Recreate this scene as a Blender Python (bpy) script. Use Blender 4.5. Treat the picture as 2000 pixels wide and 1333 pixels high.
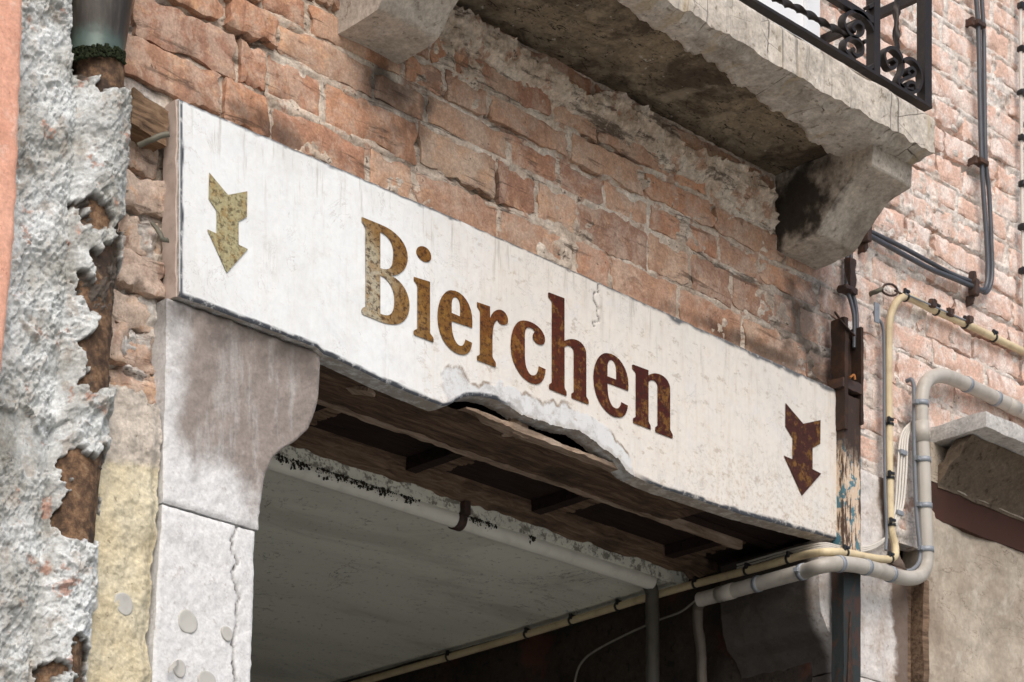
import bpy, bmesh, math, random
import numpy as np
from mathutils import Vector, Matrix
SC = bpy.context.scene
for o in list(bpy.data.objects): bpy.data.objects.remove(o)
# ------------------------------------------------------------------ camera, sky, sun, exposure
F, HZ, EYE = 4715.0, 2540.0, 1.6          # focal length and horizon of the photograph in its own pixels, eye height in metres
VX = 4680.0
_a = math.hypot(F, VX)
FX, FY = VX / _a * 1.0, F / _a * 1.0
FXX, FXY = F / _a, VX / _a                # forward . X , forward . Y  (wall runs along X, depth is Y)
cam = bpy.data.cameras.new('camera'); camo = bpy.data.objects.new('camera', cam); SC.collection.objects.link(camo)
camo.location = (0, 0, EYE)
camo.rotation_euler = (math.radians(90), 0, -math.atan2(FXX, FXY))
cam.sensor_width = 36; cam.lens = F / 2000 * 36; cam.shift_y = (HZ - 666.5) / 2000
cam.clip_end = 500; cam.clip_start = 0.05
cam.dof.use_dof = True; cam.dof.focus_distance = 5.05; cam.dof.aperture_fstop = 11
SC.camera = camo
W = bpy.data.worlds.new('World'); SC.world = W; W.use_nodes = True
wt = W.node_tree; wt.nodes.clear()
sky = wt.nodes.new('ShaderNodeTexSky'); sky.sky_type = 'NISHITA'; sky.sun_disc = False
bg = wt.nodes.new('ShaderNodeBackground'); wo = wt.nodes.new('ShaderNodeOutputWorld')
SUN_AZ, SUN_EL = math.radians(208), math.radians(46)    # compass bearing the light comes from (0 = +Y, clockwise), elevation
sky.sun_elevation = SUN_EL; sky.sun_rotation = SUN_AZ; sky.dust_density = 3.0; sky.ozone_density = 1.0
bg.inputs[1].default_value = 0.088
wt.links.new(sky.outputs[0], bg.inputs[0]); wt.links.new(bg.outputs[0], wo.inputs[0])
sun = bpy.data.lights.new('sun', 'SUN'); suno = bpy.data.objects.new('sun', sun); SC.collection.objects.link(suno)
sun.energy = 1.35; sun.angle = math.radians(48); sun.color = (1.0, 0.96, 0.90)
_d = Vector((math.sin(SUN_AZ) * math.cos(SUN_EL), math.cos(SUN_AZ) * math.cos(SUN_EL), math.sin(SUN_EL)))
suno.rotation_euler = _d.to_track_quat('Z', 'Y').to_euler()
SC.view_settings.view_transform = 'Standard'; SC.view_settings.look = 'None'
SC.view_settings.gamma = 1; SC.view_settings.use_curve_mapping = False
SC.view_settings.exposure = 0.84
SC.cycles.max_bounces = 8

# ------------------------------------------------------------------ measuring helpers
def ray(px, py):
    u = (np.asarray(px, float) - 1000) / F; v = (HZ - np.asarray(py, float)) / F
    return FXX + FXY * u, FXY - FXX * u, v
def PY(px, py, Y):
    dx, dy, dz = ray(px, py); t = Y / dy
    return np.stack(np.broadcast_arrays(dx * t, Y + 0 * t, EYE + dz * t), -1)
def PX(px, py, X):
    dx, dy, dz = ray(px, py); t = X / dx
    return np.stack(np.broadcast_arrays(X + 0 * t, dy * t, EYE + dz * t), -1)
def PZ(px, py, Z):
    dx, dy, dz = ray(px, py); t = (Z - EYE) / dz
    return np.stack(np.broadcast_arrays(dx * t, dy * t, Z + 0 * t), -1)
def proj(P):
    X, Y, Z = P[..., 0], P[..., 1], P[..., 2]
    t = X * FXX + Y * FXY; r = X * FXY - Y * FXX
    return 1000 + F * r / t, HZ - F * (Z - EYE) / t
def inpoly(px, py, poly):
    c = np.zeros(px.shape, bool); n = len(poly); j = n - 1
    for i in range(n):
        xi, yi = poly[i]; xj, yj = poly[j]
        k = ((yi > py) != (yj > py)) & (px < (xj - xi) * (py - yi) / (yj - yi + 1e-9) + xi)
        c ^= k; j = i
    return c
def ss(a, b, x):
    t = np.clip((x - a) / (b - a), 0, 1); return t * t * (3 - 2 * t)
# ------------------------------------------------------------------ noise
def _h(ix, iy, iz, s):
    h = (ix.astype(np.int64) * 374761393 + iy.astype(np.int64) * 668265263 + iz.astype(np.int64) * 1274126177 + s * 974711) & 0xffffffff
    h = ((h ^ (h >> 13)) * 1274126177) & 0xffffffff
    h = ((h ^ (h >> 16)) * 2246822519) & 0xffffffff
    return ((h ^ (h >> 15)) & 0xffff) / 65535.0
def vn(x, y, z, s=0):
    x, y, z = np.broadcast_arrays(np.asarray(x, float), y, z)
    ix, iy, iz = np.floor(x), np.floor(y), np.floor(z)
    fx, fy, fz = x - ix, y - iy, z - iz
    fx = fx ** 3 * (fx * (fx * 6 - 15) + 10); fy = fy ** 3 * (fy * (fy * 6 - 15) + 10); fz = fz ** 3 * (fz * (fz * 6 - 15) + 10)
    r = 0
    for a in (0, 1):
        for b in (0, 1):
            for c in (0, 1):
                w = (fx if a else 1 - fx) * (fy if b else 1 - fy) * (fz if c else 1 - fz)
                r = r + w * _h(ix + a, iy + b, iz + c, s)
    return r * 2 - 1
def fbm(x, y, z=0.0, o=4, s=0, g=0.5):
    r, a, f = 0, 1.0, 1.0
    for i in range(o):
        r = r + a * vn(np.asarray(x) * f, np.asarray(y) * f, np.asarray(z) * f, s + i * 17); a *= g; f *= 2.03
    return r
def ridge(x, y, z=0.0, o=4, s=0):
    r, a, f = 0, 1.0, 1.0
    for i in range(o):
        r = r + a * (1 - 2 * np.abs(vn(np.asarray(x) * f, np.asarray(y) * f, np.asarray(z) * f, s + i * 13))); a *= 0.5; f *= 2.1
    return r
def vecn(P, f, s, o=3):
    q = P * f
    return np.stack([fbm(q[..., 0], q[..., 1], q[..., 2], o, s + k * 101) for k in range(3)], -1)

# ------------------------------------------------------------------ objects
COL = SC.collection
def mesh_np(name, V, Q, mat=None, smooth=True, attrs=None):
    V = np.asarray(V, np.float32).reshape(-1, 3); Q = np.asarray(Q, np.int32)
    k = Q.shape[1]
    me = bpy.data.meshes.new(name)
    me.vertices.add(len(V)); me.vertices.foreach_set('co', V.ravel())
    me.loops.add(Q.size); me.loops.foreach_set('vertex_index', Q.ravel())
    me.polygons.add(len(Q)); me.polygons.foreach_set('loop_start', np.arange(0, Q.size, k, dtype=np.int32))
    me.polygons.foreach_set('use_smooth', np.full(len(Q), smooth, bool))
    me.update(calc_edges=True)
    for an, av in (attrs or {}).items():
        a = me.attributes.new(an, 'FLOAT', 'POINT'); a.data.foreach_set('value', np.asarray(av, np.float32).ravel())
    if mat: me.materials.append(mat)
    return me
def link(name, me, parent=None, loc=None):
    o = bpy.data.objects.new(name, me); COL.objects.link(o)
    if parent is not None:
        o.parent = parent
        base = Vector((0, 0, 0)) if loc is None else Vector(loc)
        root = parent
        off = Vector((0, 0, 0))
        while root is not None:
            off += root.location; root = root.parent
        o.location = base - off
    elif loc is not None: o.location = loc
    return o
def tag(o, label=None, cat=None, group=None, kind=None):
    if label: o['label'] = label
    if cat: o['category'] = cat
    if group: o['group'] = group
    if kind: o['kind'] = kind
    return o
def thing(name, label, cat, loc=(0, 0, 0), group=None):
    o = bpy.data.objects.new(name, None); COL.objects.link(o); o.location = loc; o.empty_display_size = 0.1
    return tag(o, label, cat, group)
def gquads(nu, nv, off=0, flip=False):
    i = np.arange(nu * nv).reshape(nu, nv)
    q = np.stack([i[:-1, :-1], i[1:, :-1], i[1:, 1:], i[:-1, 1:]], -1).reshape(-1, 4) + off
    return q[:, ::-1] if flip else q
class MB:
    """collects grids, boxes and tubes into one mesh"""
    def __init__(s): s.V = []; s.Q = []; s.n = 0; s.A = []
    def add(s, V, Q, a=None):
        V = np.asarray(V, float).reshape(-1, 3); s.V.append(V); s.Q.append(np.asarray(Q) + s.n); s.n += len(V)
        s.A.append(np.zeros(len(V)) if a is None else np.asarray(a, float).ravel())
    def grid(s, P, flip=False, a=None):
        s.add(P.reshape(-1, 3), gquads(P.shape[0], P.shape[1], 0, flip), a)
    def solid(s, P, back=(0, 0.03, 0), a=None, flip=False):
        """front grid with a skirt pulled back along a vector"""
        nu, nv = P.shape[:2]; idx = np.arange(nu * nv).reshape(nu, nv)
        loop = np.concatenate([idx[:, 0], idx[-1, 1:], idx[-2::-1, -1], idx[0, -2:0:-1]])
        m = len(loop); V = P.reshape(-1, 3); B = V[loop] + np.asarray(back)
        q1 = gquads(nu, nv, 0, flip)
        s.add(V, q1, a)
        k = np.arange(m); k2 = (k + 1) % m
        sk = np.stack([k, k + m, k2 + m, k2], -1)
        if flip: sk = sk[:, ::-1]
        av = None if a is None else np.concatenate([np.asarray(a).ravel()[loop]] * 2)
        s.add(np.concatenate([V[loop], B]), sk, av)
    def box(s, x0, x1, y0, y1, z0, z1, res=0, amp=0, f=20, seed=0, bev=0.0):
        def face(o, u, v):
            lu, lv = np.linalg.norm(u), np.linalg.norm(v)
            nu = 2 if not res else max(2, int(lu / res) + 1); nv = 2 if not res else max(2, int(lv / res) + 1)
            a = np.linspace(0, 1, nu)[:, None, None]; b = np.linspace(0, 1, nv)[None, :, None]
            P = np.asarray(o) + a * np.asarray(u) + b * np.asarray(v)
            if bev:
                lo = np.array([x0, y0, z0]) + bev; hi = np.array([x1, y1, z1]) - bev
                c = np.clip(P, np.minimum(lo, hi), np.maximum(lo, hi)); d = P - c; n = np.linalg.norm(d, axis=-1, keepdims=True)
                P = np.where(n > bev, c + d / np.maximum(n, 1e-9) * bev, P)
            if amp: P = P + amp * vecn(P, f, seed)
            s.grid(P)
        X, Y, Z = (x1 - x0, 0, 0), (0, y1 - y0, 0), (0, 0, z1 - z0)
        face((x0, y0, z0), X, Z); face((x1, y1, z0), (x0 - x1, 0, 0), Z)
        face((x1, y0, z0), Y, Z); face((x0, y1, z0), (0, y0 - y1, 0), Z)
        face((x0, y0, z1), X, Y); face((x0, y1, z0), X, (0, y0 - y1, 0))
        return s
    def tube(s, pts, r, seg=12, smooth=6, twist=0.0, flat=1.0, cap=True, rn=0.0, seed=0):
        P = spline(pts, smooth) if smooth else np.asarray(pts, float)
        n = len(P); T = np.gradient(P, axis=0); T /= np.linalg.norm(T, axis=1, keepdims=True) + 1e-12
        up = np.array([0, 1.0, 0]) if abs(T[0][1]) < 0.9 else np.array([0, 0, 1.0])
        N = np.cross(up, T[0]); N /= np.linalg.norm(N)
        R = np.full(n, r) if np.isscalar(r) else np.interp(np.linspace(0, 1, n), np.linspace(0, 1, len(r)), r)
        L = np.concatenate([[0], np.cumsum(np.linalg.norm(np.diff(P, axis=0), axis=1))])
        out = []
        for i in range(n):
            N = N - T[i] * N.dot(T[i]); N /= np.linalg.norm(N) + 1e-12
            B = np.cross(T[i], N); ph = twist * L[i]
            a = np.linspace(0, 2 * math.pi, seg, endpoint=False)
            x, y = np.cos(a) * R[i], np.sin(a) * R[i] * flat
            c, sn = math.cos(ph), math.sin(ph)
            out.append(P[i] + np.outer(x * c - y * sn, N) + np.outer(x * sn + y * c, B))
        G = np.array(out)
        if rn: G = G + rn * vecn(G, 60, seed, 2)
        G = np.concatenate([G, G[:, :1]], 1)
        s.grid(G, flip=True)
        if cap:
            for e, fl in ((0, False), (-1, True)):
                c = G[e].mean(0); ring = np.stack([np.repeat(c[None], seg + 1, 0), G[e]], 0); s.grid(ring, flip=fl)
        return s
    def ribbon(s, pts, th, depth, smooth=6, y=None):
        """flat bar bent edgewise: path in the XZ plane, thickness in the plane, depth along Y"""
        P = spline(pts, smooth); T = np.gradient(P, axis=0); T[:, 1] = 0; T /= np.linalg.norm(T, axis=1, keepdims=True) + 1e-12
        N = np.stack([-T[:, 2], 0 * T[:, 0], T[:, 0]], -1) * th / 2
        D = np.array([0, depth / 2, 0])
        G = np.stack([P + N - D, P + N + D, P - N + D, P - N - D, P + N - D], 1)
        for k in range(4): s.grid(G[:, k:k + 2], flip=True)
        for e in (0, -1):
            s.add(G[e][:4], [[0, 1, 2, 3]])
        return s
    def build(s, name, mat, parent=None, smooth=True, attr=None):
        V = np.concatenate(s.V); Q = np.concatenate(s.Q)
        me = mesh_np(name, V, Q, mat, smooth, {attr: np.concatenate(s.A)} if attr else None)
        return link(name, me, parent)
def spline(pts, n=6):
    P = np.asarray(pts, float)
    if len(P) < 3 or not n: 
        return P if not n else P[0] + (P[-1] - P[0]) * np.linspace(0, 1, max(2, n))[:, None]
    E = np.vstack([2 * P[0] - P[1], P, 2 * P[-1] - P[-2]]); out = []
    for i in range(len(P) - 1):
        p0, p1, p2, p3 = E[i:i + 4]
        d1 = max(np.linalg.norm(p2 - p1), 1e-6)
        m1 = (p2 - p0) / (np.linalg.norm(p1 - p0) + d1) * d1; m2 = (p3 - p1) / (np.linalg.norm(p3 - p2) + d1) * d1
        for t in np.linspace(0, 1, n, endpoint=False):
            out.append((2 * t**3 - 3 * t**2 + 1) * p1 + (t**3 - 2 * t**2 + t) * m1 + (-2 * t**3 + 3 * t**2) * p2 + (t**3 - t**2) * m2)
    out.append(P[-1]); return np.array(out)
def bbox_solid(name, mat, parent, x0, x1, y0, y1, z0, z1, **k):
    return MB().box(x0, x1, y0, y1, z0, z1, **k).build(name, mat, parent, smooth=bool(k.get('res')))

# ------------------------------------------------------------------ material kit
class MT:
    def __init__(s, name, rough=0.85, spec=0.3):
        s.m = bpy.data.materials.new(name); s.m.use_nodes = True; s.t = s.m.node_tree; s.N = s.t.nodes; s.N.clear()
        s.b = s.N.new('ShaderNodeBsdfPrincipled'); o = s.N.new('ShaderNodeOutputMaterial'); s.t.links.new(s.b.outputs[0], o.inputs[0])
        s.b.inputs['Roughness'].default_value = rough; s.b.inputs['Specular IOR Level'].default_value = spec
        s.geo = s.N.new('ShaderNodeNewGeometry'); s.P = s.geo.outputs['Position']; s._x = None
    def set(s, inp, v):
        if hasattr(v, 'is_linked') or hasattr(v, 'links'): s.t.links.new(v, inp)
        elif isinstance(v, (tuple, list)): inp.default_value = tuple(v) + ((1,) if len(v) == 3 and len(inp.default_value) == 4 else ())
        else: inp.default_value = v
    def mapv(s, sc, off=(0, 0, 0), vec=None, rot=(0, 0, 0)):
        n = s.N.new('ShaderNodeMapping'); s.t.links.new(vec or s.P, n.inputs[0]); n.inputs['Scale'].default_value = sc; n.inputs['Location'].default_value = off; n.inputs['Rotation'].default_value = rot
        return n.outputs[0]
    def noise(s, sc, det=5, ro=0.55, vec=None, dist=0.0):
        n = s.N.new('ShaderNodeTexNoise'); s.t.links.new(vec or s.P, n.inputs['Vector'])
        n.inputs['Scale'].default_value = sc; n.inputs['Detail'].default_value = det; n.inputs['Roughness'].default_value = ro; n.inputs['Distortion'].default_value = dist
        return n.outputs['Fac']
    def voro(s, sc, feat='F1', vec=None, rnd=1.0):
        n = s.N.new('ShaderNodeTexVoronoi'); n.feature = feat; s.t.links.new(vec or s.P, n.inputs['Vector']); n.inputs['Scale'].default_value = sc; n.inputs['Randomness'].default_value = rnd
        return n.outputs['Distance']
    def ramp(s, v, st, interp='LINEAR'):
        n = s.N.new('ShaderNodeValToRGB'); s.t.links.new(v, n.inputs[0]); r = n.color_ramp; r.interpolation = interp
        while len(r.elements) > 1: r.elements.remove(r.elements[-1])
        for i, (p, c) in enumerate(st):
            e = r.elements[0] if i == 0 else r.elements.new(p)
            e.position = p; c = (c, c, c) if not isinstance(c, (tuple, list)) else c; e.color = tuple(c) + (1,)
        return n.outputs[0]
    def step(s, v, a, b, lo=0.0, hi=1.0):
        n = s.N.new('ShaderNodeMapRange'); n.interpolation_type = 'SMOOTHSTEP'; s.t.links.new(v, n.inputs[0])
        n.inputs[1].default_value = a; n.inputs[2].default_value = b; n.inputs[3].default_value = lo; n.inputs[4].default_value = hi
        return n.outputs[0]
    def mix(s, a, b, f, mode='MIX'):
        n = s.N.new('ShaderNodeMix'); n.data_type = 'RGBA'; n.blend_type = mode
        s.set(n.inputs[0], f); s.set(n.inputs[6], a); s.set(n.inputs[7], b); return n.outputs[2]
    def ma(s, op, a, b=0.0, c=0.0, clamp=False):
        n = s.N.new('ShaderNodeMath'); n.operation = op; n.use_clamp = clamp; s.set(n.inputs[0], a); s.set(n.inputs[1], b); s.set(n.inputs[2], c); return n.outputs[0]
    def xyz(s):
        if s._x is None: s._x = s.N.new('ShaderNodeSeparateXYZ'); s.t.links.new(s.P, s._x.inputs[0])
        return s._x.outputs
    def attr(s, nm):
        n = s.N.new('ShaderNodeAttribute'); n.attribute_name = nm; return n.outputs['Fac']
    def rnd(s): return s.N.new('ShaderNodeObjectInfo').outputs['Random']
    def ball(s, c, r, soft=0.5, wob=0.04, sc=12):
        """a stain with a ragged edge round a point of the wall"""
        n = s.N.new('ShaderNodeVectorMath'); n.operation = 'SUBTRACT'; s.t.links.new(s.P, n.inputs[0]); n.inputs[1].default_value = c
        d = s.N.new('ShaderNodeVectorMath'); d.operation = 'DIVIDE'; s.t.links.new(n.outputs[0], d.inputs[0]); d.inputs[1].default_value = r
        l = s.N.new('ShaderNodeVectorMath'); l.operation = 'LENGTH'; s.t.links.new(d.outputs[0], l.inputs[0])
        k = s.ma('ADD', l.outputs['Value'], s.ma('MULTIPLY', s.ma('SUBTRACT', s.noise(sc, 5), 0.5), wob * 20))
        return s.step(k, 1.0, 1.0 - soft)
    def grit(s, c, layers, vec=None):
        """multiplies a colour by a few octaves of mineral grain"""
        for sc, lo, hi in layers:
            g = s.step(s.noise(sc, 6, .68, vec), .30, .70, 1 - (1 - lo) * .48, 1 + (hi - 1) * .55)
            cm = s.N.new('ShaderNodeCombineXYZ')
            for k in range(3): s.t.links.new(g, cm.inputs[k])
            c = s.mix(c, cm.outputs[0], 1.0, 'MULTIPLY')
        return c
    def bump(s, h, st, dist, prev=None):
        n = s.N.new('ShaderNodeBump'); n.inputs['Strength'].default_value = st; n.inputs['Distance'].default_value = dist
        s.t.links.new(h, n.inputs['Height'])
        if prev is not None: s.t.links.new(prev, n.inputs['Normal'])
        return n.outputs[0]
    def done(s, col, bumps=(), rough=None, metal=None):
        s.set(s.b.inputs['Base Color'], col)
        p = None
        for h, st, d in bumps: p = s.bump(h, st, d, p)
        if p is not None: s.t.links.new(p, s.b.inputs['Normal'])
        if rough is not None: s.set(s.b.inputs['Roughness'], rough)
        if metal is not None: s.set(s.b.inputs['Metallic'], metal)
        return s.m
MATS = {}
def M_brick(rubble=False):
    m = MT('broken_brick' if rubble else 'brick_clay', 0.92, 0.15); r = m.rnd(); x, y, z = m.xyz()
    base = m.ramp(r, [(0, (.48, .235, .14)), (.15, (.31, .155, .105)), (.3, (.58, .36, .24)), (.45, (.40, .235, .16)), (.6, (.52, .25, .14)), (.72, (.50, .35, .245)), (.86, (.46, .22, .125)), (1, (.26, .155, .115))])
    base = m.mix(base, (.36, .235, .165), .25)
    if rubble: base = m.mix(base, (.50, .42, .355), .72)
    n1 = m.noise(9, 6, .62); n3 = m.noise(24, 8, .72, dist=.6)
    c = m.mix(base, (.26, .135, .085), m.step(n1, .50, .68, 0, .6))
    c = m.mix(c, (.56, .33, .19), m.step(n3, .52, .64, 0, .6))
    east = m.step(x, 4.55, 4.95)
    film = m.ma('MULTIPLY', m.step(m.noise(13, 9, .74, dist=.5), .44, .58), m.ma('MULTIPLY_ADD', east, .30, .46 if not rubble else .6))
    c = m.mix(c, (.74, .52, .43), m.ma('MULTIPLY', east, .72))
    c = m.mix(c, m.mix((.53, .42, .335), (.78, .69, .635), east), film)
    c = m.grit(c, [(34, .80, 1.14), (95, .78, 1.18), (190, .70, 1.25)])
    c = m.mix(c, m.mix((.20, .11, .08), (.44, .29, .24), east), m.step(m.noise(7, 8, .72, dist=1.2), .56, .63, 0, .6))
    c = m.mix(c, (.05, .035, .025), m.step(m.noise(62, 7, .72), .63, .68, 0, .8))
    bed = m.noise(15, 7, .72, m.mapv((.32, 1, 2.6)), .5); c = m.mix(c, (.075, .048, .034), m.ma('MULTIPLY', m.step(bed, .56, .66), m.ma('MULTIPLY_ADD', east, -.45, .70)))
    if not rubble:
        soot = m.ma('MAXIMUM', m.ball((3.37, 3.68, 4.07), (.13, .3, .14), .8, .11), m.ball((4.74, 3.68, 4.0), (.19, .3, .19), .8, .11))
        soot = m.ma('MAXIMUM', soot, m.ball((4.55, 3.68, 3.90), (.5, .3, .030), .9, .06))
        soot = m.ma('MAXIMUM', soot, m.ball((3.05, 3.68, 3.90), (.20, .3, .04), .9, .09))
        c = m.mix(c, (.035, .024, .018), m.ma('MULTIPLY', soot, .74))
    return m.done(c, [(m.noise(30, 8, .70, dist=.4), .40, .008), (m.noise(150, 5, .7), .3, .003)])
def M_mortar():
    m = MT('lime_mortar', 0.95, 0.12); x, y, z = m.xyz()
    n1 = m.noise(11, 7, .65)
    c = m.ramp(n1, [(.35, (.40, .32, .25)), (.5, (.56, .46, .37)), (.65, (.64, .56, .47))])
    east = m.step(x, 4.45, 4.95)
    c = m.mix(c, m.ramp(n1, [(.35, (.62, .52, .45)), (.55, (.74, .68, .63))]), m.ma('MULTIPLY', east, .9))
    west = m.step(x, 2.80, 2.74)
    c = m.mix(c, m.ramp(n1, [(.38, (.33, .27, .23)), (.6, (.60, .57, .53))]), west)
    c = m.mix(c, (.36, .18, .11), m.step(m.noise(19, 6, .65), .54, .62, 0, .65))
    c = m.grit(c, [(40, .62, 1.25), (110, .55, 1.32), (200, .7, 1.2)])
    bed = m.noise(15, 7, .72, m.mapv((.32, 1, 2.6)), .5); c = m.mix(c, (.065, .045, .034), m.ma('MULTIPLY', m.step(bed, .53, .63), m.ma('MULTIPLY_ADD', east, -.40, .80)))
    c = m.mix(c, (.05, .038, .03), m.step(m.noise(48, 7, .72), .61, .66, 0, .8))
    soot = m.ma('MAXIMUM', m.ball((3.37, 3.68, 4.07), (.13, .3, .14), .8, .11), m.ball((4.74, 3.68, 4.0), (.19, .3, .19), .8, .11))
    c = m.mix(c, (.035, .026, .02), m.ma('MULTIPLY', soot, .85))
    return m.done(c, [(m.noise(42, 8, .72), .5, .008), (m.noise(170, 5, .7), .35, .003)])
def M_sign():
    m = MT('painted_signboard', 0.62, 0.35); x, y, z = m.xyz(); a = m.attr('mask'); e = m.attr('edge')
    n1 = m.noise(5, 6, .6); n2 = m.noise(38, 6, .7); n3 = m.noise(120, 4, .7)
    warm = m.step(m.ma('ADD', x, m.ma('MULTIPLY', n1, .5)), 3.45, 4.05)
    c = m.mix((.755, .765, .76), (.69, .625, .55), m.ma('MULTIPLY', warm, .85))
    c = m.mix(c, (.62, .54, .46), m.ma('MULTIPLY', m.step(n2, .52, .68), m.ma('MULTIPLY_ADD', warm, .38, .12)))
    c = m.mix(c, (.60, .62, .64), m.step(m.noise(14, 8, .74, dist=.8), .50, .64, 0, .30)); c = m.mix(c, (.60, .59, .56), m.step(m.noise(3.2, 7, .68, dist=.6), .48, .66, 0, .42))
    streak = m.noise(9, 5, .7, m.mapv((6, 6, .5)))
    c = m.mix(c, (.60, .52, .44), m.ma('MULTIPLY', m.step(streak, .50, .70), m.ma('MULTIPLY_ADD', warm, .32, .14)))
    c = m.mix(c, m.mix((.62, .63, .635), (.42, .41, .40), m.step(m.noise(24, 7, .72), .48, .62)), m.ma('MULTIPLY', a, .85)); c = m.grit(c, [(85, .90, 1.04)]); c = m.mix(c, (.40, .33, .26), m.ma('MULTIPLY', m.step(m.noise(52, 7, .75, m.mapv((.6, 1, 1))), .565, .64), m.ma('MULTIPLY_ADD', warm, .45, .16)))
    c = m.mix(c, (.50, .42, .33), m.step(m.noise(75, 6, .75, m.mapv((.55, 1, 1))), .62, .74, 0, .5))
    c = m.mix(c, (.30, .27, .25), m.step(m.noise(46, 5, .6, dist=1.2), .68, .76, 0, .6))
    low = m.step(m.ma('ADD', z, m.ma('MULTIPLY', m.ma('SUBTRACT', n1, .5), .3)), 3.66, 3.50)
    c = m.mix(c, (.36, .28, .20), m.ma('MULTIPLY', m.step(m.noise(95, 7, .75), .50, .60), m.ma('MULTIPLY', m.ma('MULTIPLY', low, m.step(x, 4.05, 4.5)), .55)))
    rain = m.noise(22, 6, .7, m.mapv((2.5, 2.5, .22)))
    c = m.mix(c, (.42, .38, .33), m.ma('MULTIPLY', m.step(rain, .54, .68), m.step(z, 3.70, 3.84, .16, .62)))
    wv = m.ma('ABSOLUTE', m.ma('SUBTRACT', m.noise(9, 7, .68, None, 1.1), .5))
    c = m.mix(c, (.45, .43, .41), m.ma('MULTIPLY', m.step(wv, .010, .002), m.step(m.noise(6, 3), .48, .58, 0, .6)))
    rim = m.attr('rim'); c = m.mix(c, (.25, .195, .145), m.ma('MULTIPLY', rim, m.step(m.noise(34, 6, .7), .36, .56, .1, .95)))
    c = m.mix(c, (.055, .06, .07), m.ma('MULTIPLY', e, m.step(m.noise(55, 5, .7), .30, .50, .35, 1)))
    return m.done(c, [(m.noise(26, 7, .65), .10, .004), (m.noise(120, 5, .7), .12, .002)])
def M_letter(stops, black=.5):
    m = MT('rusted_lettering', 0.75, 0.25); x, y, z = m.xyz()
    g = m.ma('ADD', x, m.ma('MULTIPLY', m.ma('SUBTRACT', m.noise(7, 4, .5), .5), .5))
    g = m.ma('ADD', g, m.ma('MULTIPLY', m.ma('SUBTRACT', z, 3.65), .9))
    c = m.ramp(m.step(g, 3.12, 4.35), stops)
    c = m.mix(c, (.27, .135, .025), m.step(m.noise(46, 7, .74), .50, .60, 0, .50))
    c = m.mix(c, (.030, .009, .004), m.step(m.noise(105, 6, .72, m.mapv((.8, 1, 1))), .48, .60, 0, black + .3))
    c = m.grit(c, [(130, .6, 1.3)])
    return m.done(c, [(m.noise(90, 5, .7), .2, .002)])
def M_stone(name, base, dark, light, amt=.5, white=None, bscale=1.0):
    m = MT(name, 0.88, 0.25); n1 = m.noise(6, 7, .62); n2 = m.noise(45, 6, .7); n3 = m.noise(20, 6, .65, dist=.8)
    c = m.mix(base, dark, m.step(n1, .48, .70, 0, amt)); c = m.mix(c, light, m.step(n3, .52, .72, 0, .65))
    c = m.grit(c, [(28, .68, 1.22), (85, .60, 1.28), (180, .72, 1.2)])
    c = m.mix(c, dark, m.step(n2, .57, .64, 0, .8))
    return m, c, [(n3, .4 * bscale, .010), (m.noise(80, 7, .72), .45 * bscale, .004)]
def simple(name, col, rough=.6, spec=.4, metal=0, var=.25, sc=40, bump=.15, dark=None):
    m = MT(name, rough, spec); n = m.noise(sc, 5, .65); n2 = m.noise(sc * .2, 4, .6)
    d = dark or tuple(v * .45 for v in col)
    c = m.mix(col, d, m.ma('MULTIPLY', m.step(n, .45, .75), var)); c = m.mix(c, d, m.ma('MULTIPLY', m.step(n2, .5, .75), var))
    return m.done(c, [(n, bump, .002)] if bump else (), metal=metal)
BR, MO, SG = M_brick(), M_mortar(), M_sign(); BRR = M_brick(True)
def M_pier():
    m = MT('weathered_istrian_stone', 0.85, 0.25); x, y, z = m.xyz(); n1 = m.noise(7, 6, .6); n2 = m.noise(55, 6, .75)
    white = (.69, .685, .68)
    streak = m.noise(11, 6, .65, m.mapv((2.6, 2.6, .55)))
    zz = m.ma('ADD', z, m.ma('MULTIPLY', m.ma('SUBTRACT', n1, .5), .45)); zz = m.ma('ADD', zz, m.ma('MULTIPLY', m.ma('SUBTRACT', x, 2.95), .25))
    grime = m.ma('MULTIPLY', m.step(zz, 3.10, 3.24), m.step(streak, .68, .50, .74, 1)); grime = m.ma('MULTIPLY', grime, m.step(m.ma('ADD', x, m.ma('MULTIPLY', m.ma('SUBTRACT', n1, .5), .12)), 2.765, 2.83, .15, 1))
    c = m.mix(white, (.25, .205, .178), m.ma('MULTIPLY', grime, .93))
    c = m.grit(c, [(30, .85, 1.08), (90, .78, 1.12), (170, .74, 1.14)])
    c = m.mix(c, (.33, .28, .25), m.ma('MULTIPLY', m.step(m.noise(48, 7, .75), .56, .66), .5))
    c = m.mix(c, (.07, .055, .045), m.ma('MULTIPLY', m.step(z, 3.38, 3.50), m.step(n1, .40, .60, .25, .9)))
    c = m.mix(c, (.06, .05, .045), m.ma('MULTIPLY', m.attr('mask'), m.step(m.noise(30, 5, .7), .35, .60)))
    return m.done(c, [(m.noise(24, 6, .65), .3, .008), (m.noise(130, 5, .75), .55, .003)])
PIER = M_pier()
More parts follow.
